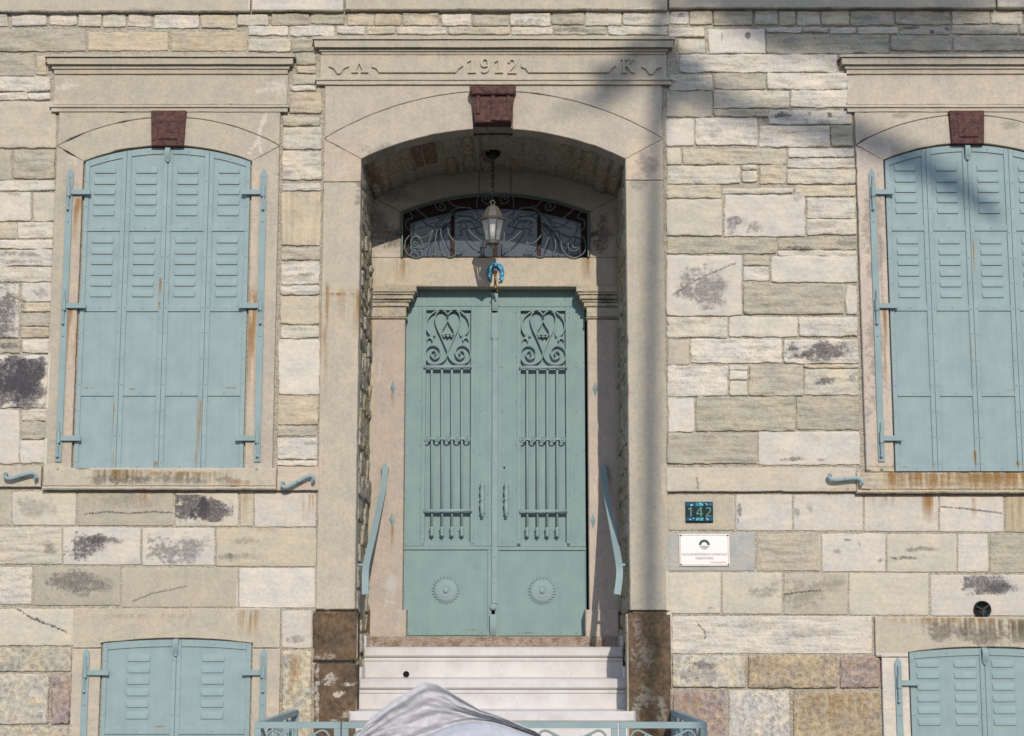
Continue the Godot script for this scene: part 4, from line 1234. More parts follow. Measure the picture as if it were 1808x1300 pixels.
func fanlight(fl: float, fr: float, ysd: float, ycr: float, ylt: float) -> void:
	# wooden frame with four panes behind a wrought grille
	var st := mb()
	var z := -1.07
	var top := arc_pts(fl - 0.01, fr + 0.01, ysd, ycr + 0.01, 30)
	var inn := arc_pts(fl + 0.06, fr - 0.06, ysd - 0.055, ycr - 0.085, 30)
	var ring := PackedVector2Array([Vector2(fl - 0.01, ylt - 0.001), Vector2(fl - 0.01, ysd)])
	for i in top.size() - 1:
		quad(st, Vector3(top[i].x, top[i].y, z), Vector3(top[i + 1].x, top[i + 1].y, z), Vector3(inn[i + 1].x, inn[i + 1].y, z), Vector3(inn[i].x, inn[i].y, z))
		quad(st, Vector3(inn[i].x, inn[i].y, z), Vector3(inn[i + 1].x, inn[i + 1].y, z), Vector3(inn[i + 1].x, inn[i + 1].y, z - 0.05), Vector3(inn[i].x, inn[i].y, z - 0.05))
	box(st, fl - 0.01, fl + 0.06, ylt, ysd - 0.02, z - 0.05, z - 0.001, 0.002)
	box(st, fr - 0.06, fr + 0.01, ylt, ysd - 0.02, z - 0.05, z - 0.001, 0.002)
	box(st, fl + 0.06, fr - 0.06, ylt, ylt + 0.03, z - 0.05, z - 0.001, 0.002)
	var frame := commit(st, "fanlight_frame", M.wood, house)
	var xm := [P(799, 420, z).x, P(875, 420, z).x, P(952, 420, z).x]
	for x in xm:
		st = mb()
		box(st, x - 0.014, x + 0.014, ylt + 0.03, arc_y(fl, fr, ysd, ycr, x) - 0.085, z - 0.05, z + 0.002, 0.002)
		commit(st, "glazing_bar", M.wood, frame)
	var xs := [fl + 0.05] + xm + [fr - 0.05]
	for i in 4:
		st = mb()
		var poly := PackedVector2Array([Vector2(xs[i] + 0.01, ylt + 0.02), Vector2(xs[i + 1] - 0.01, ylt + 0.02)])
		for k in 7:
			var x := lerpf(xs[i + 1] - 0.01, xs[i] + 0.01, k / 6.0)
			poly.append(Vector2(x, arc_y(fl + 0.06, fr - 0.06, ysd - 0.055, ycr - 0.085, clampf(x, fl + 0.061, fr - 0.061)) + 0.01))
		extr(st, poly, z - 0.032, z - 0.026, 0.0)
		commit(st, "pane", M.pane, frame)
	# grille
	st = mb()
	var gz := -0.965
	var edge := []
	for p in arc_pts(fl + 0.008, fr - 0.008, ysd - 0.005, ycr - 0.008, 30): edge.append(Vector3(p.x, p.y, gz))
	strap(st, edge, Vector3.BACK, 0.03, 0.010)
	strap(st, [Vector3(fl + 0.012, ysd, gz), Vector3(fl + 0.012, ylt, gz)], Vector3.BACK, 0.022, 0.010)
	strap(st, [Vector3(fr - 0.012, ysd, gz), Vector3(fr - 0.012, ylt, gz)], Vector3.BACK, 0.022, 0.010)
	for s in [[fl - 0.02, 412], [fr + 0.02, 412]]:
		var y := P(700, s[1], gz).y
		tube(st, [Vector3(s[0] - 0.015, y, gz), Vector3(s[0] + 0.03, y, gz)], 0.009, 8)
	var grille := commit(st, "fanlight_grille", M.iron_green, house)
	var sc := 370.0 / 1808.0
	var curves := [
		[[212, 505], [196, 488], [215, 474], [236, 498], [214, 526], [176, 505], [180, 450], [225, 428], [270, 480], [262, 540], [205, 552], [170, 515]],
		[[160, 420], [125, 470], [125, 550], [180, 602], [255, 604], [320, 540], [340, 440], [390, 335], [470, 260], [560, 190], [640, 178], [720, 205], [790, 262]],
		[[200, 358], [205, 400], [250, 435], [310, 425], [360, 375], [400, 310], [480, 235]],
		[[350, 578], [400, 590], [450, 560], [400, 570], [380, 520], [388, 430], [420, 325], [520, 222]],
		[[478, 530], [450, 470], [430, 380], [462, 312], [545, 222]],
		[[635, 475], [585, 490], [530, 452], [495, 385], [497, 310]],
		[[635, 475], [600, 522], [555, 525], [572, 570], [525, 605], [478, 595], [458, 560]],
		[[438, 182], [420, 165], [440, 142], [470, 165], [455, 202], [408, 195], [382, 150], [420, 110], [480, 108], [540, 160], [610, 178], [690, 180]],
		[[420, 270], [330, 272], [270, 235], [205, 182], [165, 210], [188, 265], [135, 290], [130, 345], [165, 377], [207, 355]],
		[[828, 112], [808, 100], [832, 86], [856, 112], [845, 142], [808, 140], [786, 110], [808, 66], [850, 62], [876, 100]],
		[[745, 190], [742, 120], [770, 68], [815, 55]],
		[[575, 345], [600, 348], [606, 325], [585, 305], [625, 288], [700, 290], [790, 262]],
		[[640, 305], [680, 380], [740, 440], [800, 478], [825, 500]],
		[[560, 238], [650, 228], [705, 242], [750, 330], [800, 345]],
		[[232, 362], [320, 335], [360, 312], [420, 312]],
		[[720, 605], [720, 560], [775, 560], [775, 520], [822, 520], [822, 390]]]
	var cx := (fl + fr) / 2
	for c in curves:
		var pts := []
		for q in c: pts.append(P(690 + q[0] * sc, 330 + q[1] * sc, gz))
		for m in 2:
			var pp := []
			for p in pts: pp.append(p if m == 0 else Vector3(2 * cx - p.x, p.y, p.z))
			st = mb(false)
			tube(st, curve(pp, 4), 0.0048, 5)
			commit(st, "scroll", M.iron_green, grille)

# ---------------------------------------------------------------- the double door
func strip(leaf: Node, x0: float, x1: float, y0: float, y1: float, z0: float, z1: float, bev: float) -> void:
	var st := mb()
	box(st, x0, x1, y0, y1, z0, z1, bev)
	commit(st, "iron_strip", M.paint_map, leaf)

func strip_px(leaf: Node, x0: float, y0: float, x1: float, y1: float, z0: float, z1: float, bev: float) -> void:
	var r := rect(x0, y0, x1, y1, z1)
	strip(leaf, r.position.x, r.end.x, r.position.y, r.end.y, z0, z1, bev)

func door() -> void:
	var z := DOORZ
	var L := rect(712, 508, 868, 1124, z)
	for s in 2:
		var dx := 0.0 if s == 0 else 168.5
		var dy := 0.0 if s == 0 else 1.0
		var st := mb()
		var lx0 := -0.68 if s == 0 else 0.004
		var lx1 := -0.020 if s == 0 else 0.68
		var gx0 := P(751 + dx, 750, z).x
		var gx1 := P(831 + dx, 750, z).x
		var gy1 := P(790, 548 + dy, z).y
		var gy0 := P(790, 957 + dy, z).y
		var yt := 4.10
		var yb := 1.555
		# stiles and rails round the sunk light, and the lower panel
		box(st, lx0, gx0, gy0 - 0.03, yt, z - 0.05, z, 0.002)
		box(st, gx1, lx1, gy0 - 0.03, yt, z - 0.05, z, 0.002)
		box(st, gx0, gx1, gy1, yt, z - 0.05, z, 0.002)
		box(st, gx0, gx1, gy0 - 0.03, gy0, z - 0.05, z, 0.002)
		box(st, lx0, lx1, yb, gy0 - 0.031, z - 0.05, z - 0.004, 0.002)
		var leaf := commit(st, "door_leaf", M.paint_map, house)
		st = mb()
		box(st, gx0 - 0.005, gx1 + 0.005, gy0 - 0.005, gy1 + 0.005, z - 0.045, z - 0.038, 0.0)
		commit(st, "light_panel", M.paint_map, leaf)
		# flat iron strips that frame the light and the lower panel
		var strips := [[744 + dx, 541, 751 + dx, 965], [831 + dx, 541, 838 + dx, 965], [744 + dx, 958, 838 + dx, 965]]
		for e in strips: strip_px(leaf, e[0], e[1] + dy, e[2], e[3] + dy, z, z + 0.008, 0.002)
		var a := rect(712 + dx * 1.006, 531 + dy, 868 + dx * 1.006, 541 + dy, z)
		strip(leaf, lx0 + 0.02, lx1 - 0.02, a.position.y, a.end.y, z, z + 0.006, 0.002)
		var r2 := rect(712, 960 + dy, 868, 970 + dy, z)
		strip(leaf, lx0 + 0.01, lx1, r2.position.y - 0.004, r2.end.y - 0.02, z - 0.003, z + 0.009, 0.002)
		var r3 := rect(712, 1112 + dy, 868, 1122 + dy, z)
		strip(leaf, lx0, lx1, r3.position.y, r3.end.y, z - 0.005, z + 0.005, 0.002)
		strip(leaf, lx1 - 0.03 if s == 0 else lx0, lx1 if s == 0 else lx0 + 0.03, yb, r2.position.y, z - 0.005, z + 0.0052, 0.002)
		strip(leaf, lx0 if s == 0 else lx1 - 0.03, lx0 + 0.03 if s == 0 else lx1, yb, r2.position.y, z - 0.005, z + 0.0052, 0.002)
		for e in [738 + dx, 845 + dx, 862 + dx] if s == 0 else [738 + dx, 845 + dx, 720 + dx]:
			strip_px(leaf, e - 1.2, 542, e + 1.2, 958, z, z + 0.003, 0.0)
		# crossbars and upright bars
		for e in [[648, 0.013], [902, 0.012]]:
			st = mb(false)
			var p0 := P(748 + dx, e[0] + dy, z + 0.018)
			var p1 := P(833 + dx, e[0] + dy, z + 0.018)
			strap(st, [p0, p1], Vector3.UP, 0.022, 0.018)
			commit(st, "crossbar", M.paint, leaf)
		for bxx in [762.5, 780.5, 798.0, 815.5]:
			st = mb(false)
			var bt := P(bxx + dx, 649 + dy, z + 0.004)
			var bb := P(bxx + dx, 934 + dy, z + 0.004)
			tube(st, [bt, bb], 0.0085, 8)
			lathe(st, bb, [Vector2(0.0, 0.02), Vector2(0.010, 0.015), Vector2(0.021, 0.004), Vector2(0.012, -0.006), Vector2(0.018, -0.018), Vector2(0.010, -0.028), Vector2(0.019, -0.04), Vector2(0.008, -0.052), Vector2(0.0, -0.064)], 8)
			commit(st, "upright_bar", M.paint, leaf)
		for i in 5:
			st = mb(false)
			var c := P(754.5 + i * 17.6 + dx, 775 + dy, z + 0.016)
			var pts := []
			for k in 13: pts.append(c + Vector3(cos(TAU * k / 12) * 0.019, sin(TAU * k / 12) * 0.019, 0.0))
			tube(st, pts, 0.0058, 6, -1.0, false)
			if i < 4:
				var nx := P(754.5 + (i + 1) * 17.6 + dx, 775 + dy, z + 0.016)
				box(st, c.x + 0.02, nx.x - 0.02, c.y - 0.007, c.y + 0.009, z - 0.01, z + 0.024, 0.002)
			commit(st, "ring", M.paint, leaf)
		# scrolled heart
		var sc := 180.0 / 1300.0
		var cs := [
			[[580, 600], [640, 500], [657, 420], [620, 365], [560, 350], [510, 390], [495, 465], [520, 570], [570, 680], [622, 800], [650, 880], [630, 960], [560, 1018], [470, 1030], [400, 1000], [366, 920], [385, 840], [450, 792], [520, 808], [558, 870], [540, 940], [490, 962], [445, 930], [442, 885], [480, 855], [508, 880], [494, 908]],
			[[600, 347], [500, 362], [420, 425], [382, 510], [387, 590], [430, 662]],
			[[580, 600], [575, 650], [620, 662], [655, 650]],
			[[600, 690], [630, 660], [655, 690]]]
		for c in cs:
			for m in 2:
				var pts := []
				for q in c:
					var qx: float = q[0] if m == 0 else 1310 - q[0]
					pts.append(P(700 + qx * sc + dx, 500 + q[1] * sc + dy, z - 0.008))
				st = mb(false)
				strap(st, curve(pts, 5), Vector3.BACK, 0.022, 0.0085)
				commit(st, "scroll", M.paint, leaf)
		for m in 2:
			for e in [[[390, 735], [400, 690], [440, 675], [470, 715], [455, 750], [440, 712], [415, 705]], [[470, 655], [490, 640], [505, 620], [500, 670], [480, 685]]]:
				var pts := []
				for q in e:
					var qx: float = q[0] if m == 0 else 1310 - q[0]
					pts.append(P2(700 + qx * sc + dx, 500 + q[1] * sc + dy, z - 0.01))
				st = mb()
				extr(st, PackedVector2Array(pts), z - 0.04, z - 0.008, 0.003)
				commit(st, "iron_leaf", M.paint, leaf)
		# rosette
		var ro := P(787 + (0.0 if s == 0 else 170.0), 1043 + dy, z)
		st = mb(false)
		lathe(st, ro + Vector3(0, 0, -0.004), [Vector2(0.086, 0.0), Vector2(0.082, 0.008), Vector2(0.06, 0.014), Vector2(0.046, 0.012), Vector2(0.036, 0.022), Vector2(0.03, 0.012), Vector2(0.022, 0.012), Vector2(0.018, 0.026), Vector2(0.010, 0.031), Vector2(0.0, 0.032)], 28, Vector3.BACK)
		var rs := commit(st, "rosette", M.paint, leaf)
		rs.set_meta("label", "round cast flower on the lower panel")
		st = mb()
		for k in 26:
			var w := TAU * k / 26
			var d := Vector3(cos(w), sin(w), 0)
			var t := Vector3(-sin(w), cos(w), 0)
			var tip := ro + d * 0.104 + t * 0.004
			var b0 := ro + d * 0.07 + t * 0.0115
			var b1 := ro + d * 0.07 - t * 0.0115
			var m0 := ro + d * 0.088 + Vector3(0, 0, 0.008)
			tri(st, b0, m0, tip); tri(st, tip, m0, b1); tri(st, b1, m0, b0)
		commit(st, "rosette_rim", M.paint, leaf)
		# pull handle: turned grip on two lugs
		st = mb(false)
		var hx := 851.5 if s == 0 else 894.0
		var ht := P(hx, 848, z + 0.05)
		var hb := P(hx, 913, z + 0.05)
		var hl := ht.y - hb.y
		lathe(st, hb, [Vector2(0.0, 0.0), Vector2(0.0130, 0.008), Vector2(0.0072, 0.02), Vector2(0.0188, 0.03), Vector2(0.0130, 0.045), Vector2(0.0203, hl * 0.35), Vector2(0.0116, hl * 0.45), Vector2(0.0217, hl * 0.5), Vector2(0.0116, hl * 0.55), Vector2(0.0203, hl * 0.68), Vector2(0.0130, hl - 0.045), Vector2(0.0203, hl - 0.03), Vector2(0.0087, hl - 0.018), Vector2(0.0130, hl - 0.008), Vector2(0.0, hl)], 10)
		for yy in [hb.y + 0.035, hb.y + hl - 0.035]:
			tube(st, [Vector3(hb.x, yy, z), Vector3(hb.x, yy, z + 0.05)], 0.010, 8)
			lathe(st, Vector3(hb.x, yy, z), [Vector2(0.02, 0.0), Vector2(0.018, 0.006), Vector2(0.0, 0.008)], 10, Vector3.BACK)
		commit(st, "handle", M.paint, leaf)
		st = mb()
		for e in [716, 741, 748, 835, 848, 862]:
			var y := 552.0
			while y < 950:
				rivet(st, P(e + dx * (1.0 if s == 0 else 1.006), y + (e % 3) * 9, z + (0.008 if e == 748 or e == 835 else 0.002)), 0.006)
				y += 78.0
		for e in [722, 755, 790, 822, 850]:
			for y in [535.5, 965.0, 1117.0]: rivet(st, P(e + dx, y + dy, z + 0.006), 0.006)
		commit(st, "rivets", M.paint, leaf).set_meta("kind", "stuff")
		if s == 1:
			st = mb()
			lathe(st, P(889.5, 826, z), [Vector2(0.010, 0.002), Vector2(0.0, 0.004)], 10, Vector3.BACK)
			commit(st, "keyhole", M.void, leaf)
	# cover strip over the meeting stiles, with its latches
	var st2 := mb()
	boxp(st2, 868.5, 600, 878.5, 1066, z, z + 0.016, 0.003)
	extr(st2, PackedVector2Array([P2(868, 553, z), P2(880, 553, z), P2(880, 596, z), P2(876, 602, z), P2(871, 602, z), P2(867, 596, z)]), z, z + 0.018, 0.004)
	lathe(st2, P(873.5, 596, z + 0.018) * Vector3(1, 1, 1), [Vector2(0.006, 0), Vector2(0.0, 0.004)], 8, Vector3.BACK)
	lathe(st2, P(871, 1072, z), [Vector2(0.024, 0.0), Vector2(0.024, 0.022), Vector2(0.015, 0.03), Vector2(0.0, 0.031)], 16, Vector3.BACK)
	for y in [575, 655, 737, 818, 900, 983, 1030]: rivet(st2, P(873.5, y, z + 0.016), 0.007)
	var cov := commit(st2, "cover_strip", M.paint, house)
	for q in [[874, 517, 548, 0.044], [870.5, 1085, 1122, 0.044]]:
		st2 = mb()
		var t := P(q[0], q[1], z + 0.03)
		var b := P(q[0], q[2], z + 0.03)
		strap(st2, curve([t + Vector3(0, 0, 0.012), t.lerp(b, 0.3) + Vector3(0, 0, 0.014), t.lerp(b, 0.7) + Vector3(0, 0, 0.008), b + Vector3(0, 0, -0.012)], 3), Vector3.RIGHT, q[3], 0.012)
		commit(st2, "bolt_cover", M.paint, cov)

# ---------------------------------------------------------------- things on and before the house
func lantern() -> void:
	var t := thing("hanging_lantern", "rusty capped glass lantern on a chain under the entrance arch", "lantern")
	var z := -0.53
	var c := P(870, 388, z)
	t.position = c
	var st := mb(false)
	var hook := P(869, 268, z) - c
	var topy := P(870, 362, z).y - c.y
	lathe(st, Vector3(0, hook.y - 0.02, 0), [Vector2(0.0, -0.03), Vector2(0.03, -0.026), Vector2(0.055, 0.0), Vector2(0.05, 0.02), Vector2(0.0, 0.03)], 14)
	commit(st, "ceiling_rose", M.black, t)
	st = mb(false)
	var y := topy + 0.03
	var k := 0
	while y < hook.y - 0.04:
		var pts := []
		for i in 9:
			var w := TAU * i / 8
			var d := Vector3(cos(w) * 0.009, sin(w) * 0.019, 0)
			if k % 2 == 1: d = Vector3(0, d.y, d.x)
			pts.append(Vector3(0, y, 0) + d)
		tube(st, pts, 0.003, 4, -1.0, false)
		y += 0.029
		k += 1
	commit(st, "chain", M.black, t)
	st = mb()
	lathe(st, Vector3.ZERO, [Vector2(0.082, -0.006), Vector2(0.088, 0.004), Vector2(0.066, 0.018), Vector2(0.058, 0.05), Vector2(0.036, 0.085), Vector2(0.016, 0.098), Vector2(0.0, 0.1)], 8)
	commit(st, "cap", M.lamp_cap, t)
	st = mb(false)
	var pts2 := []
	for i in 11: pts2.append(Vector3(cos(TAU * i / 10) * 0.014, 0.115 + sin(TAU * i / 10) * 0.016, 0))
	tube(st, pts2, 0.004, 5, -1.0, false)
	commit(st, "ring", M.lamp_cap, t)
	st = mb()
	lathe(st, Vector3.ZERO, [Vector2(0.074, -0.006), Vector2(0.046, -0.145)], 8)
	commit(st, "glass", M.glass, t)
	st = mb()
	for i in 8:
		var w := TAU * (i + 0.5) / 8
		tube(st, [Vector3(cos(w) * 0.075, -0.004, sin(w) * 0.075), Vector3(cos(w) * 0.047, -0.147, sin(w) * 0.047)], 0.0045, 4)
	lathe(st, Vector3.ZERO, [Vector2(0.0, -0.142), Vector2(0.05, -0.142), Vector2(0.046, -0.165), Vector2(0.02, -0.178), Vector2(0.008, -0.2), Vector2(0.0, -0.205)], 8)
	commit(st, "cage", M.lamp_cap, t)
	st = mb(false)
	lathe(st, Vector3.ZERO, [Vector2(0.0, -0.125), Vector2(0.02, -0.12), Vector2(0.033, -0.085), Vector2(0.024, -0.05), Vector2(0.016, -0.03), Vector2(0.0, -0.025)], 12)
	commit(st, "bulb", M.bulb, t)
	for o in t.get_children():
		if o.name in ["cap", "ring", "glass", "cage", "bulb"]: o.scale = Vector3.ONE * 1.06

func horseshoe() -> void:
	var t := thing("horseshoe_charm", "blue mosaic horseshoe with an eye bead hanging above the double door", "horseshoe")
	var c := P(875, 486, -0.955)
	t.position = c
	var st := mb(false)
	var pts := []
	for i in 17:
		var w := lerpf(-0.72, PI + 0.72, i / 16.0)
		pts.append(Vector3(cos(w) * 0.049, 0.020 + sin(w) * 0.060 - (0.03 if sin(w) < 0 else 0.0) * -sin(w), 0))
	strap(st, pts, Vector3(0, 0, 1), 0.014, 0.029)
	commit(st, "shoe", M.blue_bead, t)
	for i in 44:
		st = mb()
		var q: Vector3 = pts[i % 17].lerp(pts[mini(i % 17 + 1, 16)], rng.randf())
		var o := q + Vector3(rng.randf_range(-0.009, 0.009), rng.randf_range(-0.009, 0.009), 0.007)
		box(st, o.x - 0.004, o.x + 0.004, o.y - 0.004, o.y + 0.004, o.z - 0.002, o.z + 0.002, 0.001)
		commit(st, "mosaic_chip", [M.blue_pale, M.blue_deep, M.blue_pale, M.blue_bead][i % 4], t)
	for e in [[0.017, M.blue_deep, 0.008], [0.011, M.bulb, 0.012], [0.0065, M.black, 0.016]]:
		st = mb(false)
		lathe(st, Vector3(0, 0.036, e[2] - 0.004), [Vector2(e[0], 0.0), Vector2(e[0] * 0.8, 0.004), Vector2(0.0, 0.006)], 14, Vector3.BACK)
		commit(st, "eye_bead", e[1], t)
	st = mb(false)
	strap(st, [Vector3(0, 0.02, 0.006), Vector3(0.0, -0.075, 0.006)], Vector3.RIGHT, 0.013, 0.005)
	lathe(st, Vector3(0, -0.1, 0.006), [Vector2(0.0, 0.035), Vector2(0.008, 0.03), Vector2(0.017, 0.0), Vector2(0.014, -0.004), Vector2(0.0, -0.006)], 12)
	lathe(st, Vector3(0.014, -0.118, 0.006), [Vector2(0.0, 0.012), Vector2(0.01, 0.0), Vector2(0.0, -0.012)], 10)
	commit(st, "brass_bell", M.brass, t)

func letters(text: String, size: float, at: Vector3, mat: Material, parent: Node, called: String, width := 0.0) -> void:
	var f := SystemFont.new()
	f.font_names = PackedStringArray(["Droid Sans"])
	var m := TextMesh.new()
	m.font = f
	m.text = text
	m.font_size = 48
	m.depth = 0.0012
	m.pixel_size = size / 35.0
	m.curve_step = 1.0
	var o := inst(m, called, mat, parent, at)
	if width > 0: o.scale.x = width / maxf(m.get_aabb().size.x, 0.001)

func plaques() -> void:
	var t := thing("house_number_plaque", "teal glazed tile plaque reading 142 on the pale wall", "plaque")
	var r := rect(1211, 886, 1259.5, 922.5, 0.03)
	t.position = Vector3(r.position.x, r.position.y, 0.012)
	var st := mb()
	box(st, 0, r.size.x, 0, r.size.y, 0, 0.008, 0.002)
	commit(st, "backing", M.black, t)
	for i in 3:
		var w := r.size.x / 3
		var x0 := w * i + 0.002
		var x1 := w * (i + 1) - 0.002
		st = mb()
		box(st, x0, x1, 0.004, r.size.y - 0.004, 0.008, 0.014, 0.002)
		var tile := commit(st, "tile", M.tile_dark, t)
		for y in [[0.010, 0.032], [r.size.y - 0.030, r.size.y - 0.006]]:
			st = mb()
			box(st, x0 + 0.002, x1 - 0.001, y[0], y[1], 0.013, 0.0165, 0.001)
			commit(st, "glaze_band", M.tile_teal if i == 1 else M.tile_blue, tile)
			for k in 6:
				var p := Vector2(rng.randf_range(x0 + 0.005, x1 - 0.008), rng.randf_range(y[0] + 0.003, y[1] - 0.005))
				st = mb()
				box(st, p.x, p.x + 0.007, p.y, p.y + 0.0025, 0.016, 0.0173, 0.0)
				commit(st, "glaze_fleck", [M.tile_dot, M.tile_teal, M.tile_dot][k % 3], tile)
		letters(["1", "4", "2"][i], 0.062, Vector3((x0 + x1) / 2, r.size.y * 0.5, 0.0145), M.tile_ink, tile, "number")
	# engraved metal plate
	var s := thing("metal_sign", "pale metal plate with green arc emblem and red lettering screwed to the wall", "sign")
	var q := rect(1199.5, 943, 1288.5, 1000, 0.02)
	s.position = Vector3(q.position.x, q.position.y, 0.010)
	var w2 := q.size.x
	var h2 := q.size.y
	st = mb()
	box(st, 0, w2, 0, h2, 0, 0.006, 0.002)
	commit(st, "plate", M.plate, s)
	for e in [[0.004, w2 - 0.004, 0.006, 0.011], [0.004, w2 - 0.004, h2 - 0.011, h2 - 0.006]]:
		st = mb()
		box(st, e[0], e[1], e[2], e[3], 0.005, 0.0075, 0.0)
		commit(st, "rim", M.plate_rim, s)
	for e in [[0.007, 0.011], [w2 - 0.011, w2 - 0.007]]:
		st = mb()
		box(st, e[0], e[1], 0.011, h2 - 0.011, 0.005, 0.0075, 0.0)
		commit(st, "rim", M.plate_rim, s)
	for e in [[0.01, 0.01], [w2 - 0.01, 0.01], [0.01, h2 - 0.01], [w2 - 0.01, h2 - 0.01]]:
		st = mb(false)
		lathe(st, Vector3(e[0], e[1], 0.006), [Vector2(0.006, 0), Vector2(0.005, 0.003), Vector2(0, 0.004)], 8, Vector3.BACK)
		commit(st, "screw", M.black, s)
	# emblem: an arc over waves
	var ec := Vector2(w2 * 0.5, h2 * 0.655)
	st = mb()
	var ring := PackedVector2Array()
	for i in 15: ring.append(ec + Vector2(cos(PI * i / 14.0), sin(PI * i / 14.0)) * 0.036)
	for i in 15: ring.append(ec + Vector2(cos(PI * (14 - i) / 14.0), sin(PI * (14 - i) / 14.0)) * 0.019)
	extr(st, ring, 0.005, 0.0068, 0.0)
	for i in 4:
		var hw: float = [0.033, 0.028, 0.022, 0.014][i]
		box(st, ec.x - hw, ec.x + hw, ec.y - 0.0085 - i * 0.0065, ec.y - 0.0055 - i * 0.0065, 0.005, 0.0068, 0.0)
	commit(st, "emblem", M.ink_green, s)
	letters("FOÇA'YA KAZANDIRDIĞINIZ BU YAPIDAN DOLAYI", 0.015, Vector3(w2 / 2, h2 * 0.365, 0.0062), M.ink, s, "lettering", w2 * 0.90)
	letters("TEŞEKKÜR EDERİZ.", 0.015, Vector3(w2 / 2, h2 * 0.245, 0.0062), M.ink, s, "lettering", w2 * 0.37)
	letters("FOÇA BELEDİYESİ", 0.009, Vector3(w2 * 0.77, h2 * 0.115, 0.0062), M.ink, s, "lettering", w2 * 0.30)

func holdbacks() -> void:
	var names := ["S-curved teal shutter holdback on the sill course left of the big shuttered window", "S-curved teal shutter holdback between the big window sill and the entrance pilaster", "S-curved teal shutter holdback at the end of the rust-stained sill"]
	var spots := [[36, 840, 26, -3.0], [526, 850, 26, -9.0], [1493, 846, 27, 1.0]]
	for i in 3:
		var e: Array = spots[i]
		var t := thing("shutter_holdback", names[i], "holdback", "shutter holdbacks on the sill course")
		var c := P(e[0], e[1], 0.08)
		t.position = Vector3(c.x, c.y, 0.035)
		var w: float = e[2] / 270.0
		var sl: float = -e[3] / 270.0
		var st := mb(false)
		var pts := curve([Vector3(-w + 0.012, -sl + 0.024, 0.045), Vector3(-w - 0.004, -sl + 0.020, 0.045), Vector3(-w, -sl, 0.045), Vector3(-w * 0.7, -sl * 0.8 - 0.010, 0.045), Vector3(0, 0, 0.045), Vector3(w * 0.7, sl * 0.8 + 0.008, 0.045), Vector3(w, sl - 0.004, 0.045), Vector3(w + 0.006, sl - 0.026, 0.045), Vector3(w - 0.008, sl - 0.032, 0.045)], 4)
		strap(st, pts, Vector3(0, 0, 1), 0.012, 0.022)
		commit(st, "arm", M.paint, t)
		st = mb(false)
		tube(st, [Vector3(0, 0, -0.01), Vector3(0, 0, 0.052)], 0.009, 8)
		lathe(st, Vector3(0, 0, 0.052), [Vector2(0.012, 0), Vector2(0.008, 0.006), Vector2(0.0, 0.008)], 8, Vector3.BACK)
		commit(st, "pin", M.paint, t)

func vent() -> void:
	var t := thing("drain_cap", "round black pipe cap set in the pale block above the basement window", "cap")
	var c := P(1736, 1076.5, 0.03)
	t.position = Vector3(c.x, c.y, 0.008)
	var st := mb(false)
	lathe(st, Vector3.ZERO, [Vector2(0.056, -0.01), Vector2(0.056, 0.016), Vector2(0.05, 0.018), Vector2(0.046, 0.006), Vector2(0.0, 0.004)], 24, Vector3.BACK)
	commit(st, "cap", M.black, t)
	st = mb()
	for k in 3:
		var w := 0.6 + TAU * k / 3
		strap(st, [Vector3(0, 0, 0.012), Vector3(cos(w) * 0.048, sin(w) * 0.048, 0.012)], Vector3(0, 0, 1), 0.008, 0.007)
	commit(st, "grip", M.iron_dark, t)

func steps() -> void:
	var t := thing("marble_steps", "white marble steps rising into the arched entrance", "steps")
	t.position = Vector3(0, 0, 0.5)
	var o := Vector3(0, 0, 0.5)
	var n := 7
	var hw := 0.886
	var tops := [P(870, 1143, -0.6).y, P(870, 1199, -0.27).y, P(870, 1256.5, 0.06).y, 0.848, 0.636, 0.424, 0.212]
	for i in n:
		var zf: float = -0.60 + i * 0.33
		var y1: float = tops[i]
		var y0: float = tops[i + 1] if i < n - 1 else 0.0
		var st := mb()
		# tread slab with rounded nosing, then the riser set back below it
		var x := hw if i < 2 else 0.914
		box(st, -x, x, y1 - 0.068, y1, zf - 0.36 - o.z, zf - o.z, 0.012)
		var tr := commit(st, "tread", M.marble, t)
		st = mb()
		box(st, -x + 0.004, x - 0.004, y0 - 0.02, y1 - 0.071, zf - 0.07 - o.z, zf - 0.024 - o.z, 0.001)
		box(st, -x + 0.004, x - 0.004, y1 - 0.094, y1 - 0.071, zf - 0.03 - o.z, zf - 0.016 - o.z, 0.003)
		commit(st, "riser", M.marble, tr)
		if i < 3:
			for s in [-1, 1]:
				st = mb()
				var xa: float = minf(s * (hw - 0.018), s * (hw + 0.004))
				var xb: float = maxf(s * (hw - 0.018), s * (hw + 0.004))
				if i == 2:
					xa += s * 0.024
					xb += s * 0.024
				box(st, xa, xb, y1 + 0.001, y1 + 0.075, zf - 0.3 - o.z, zf - 0.03 - o.z, 0.004)
				commit(st, "skirting", M.marble, t)
	var hole := P(717, 1191, -0.62)
	var st := mb(false)
	lathe(st, Vector3(hole.x, hole.y, -0.6235 - o.z), [Vector2(0.022, 0.0), Vector2(0.020, 0.003), Vector2(0.017, 0.001), Vector2(0.0, 0.0005)], 14, Vector3.BACK)
	commit(st, "drain_hole", M.void, t)
	# threshold under the doors
	st = mb()
	box(st, -0.885, 0.885, 1.44, 1.556, -1.2, -0.90, 0.008)
	commit(st, "threshold", M.threshold, house)
	# the core of the steps
	st = mb()
	box(st, -0.86, 0.86, 0.0, 1.41, -1.2 - o.z, -0.68 - o.z, 0.0)
	commit(st, "core", M.mortar, t)

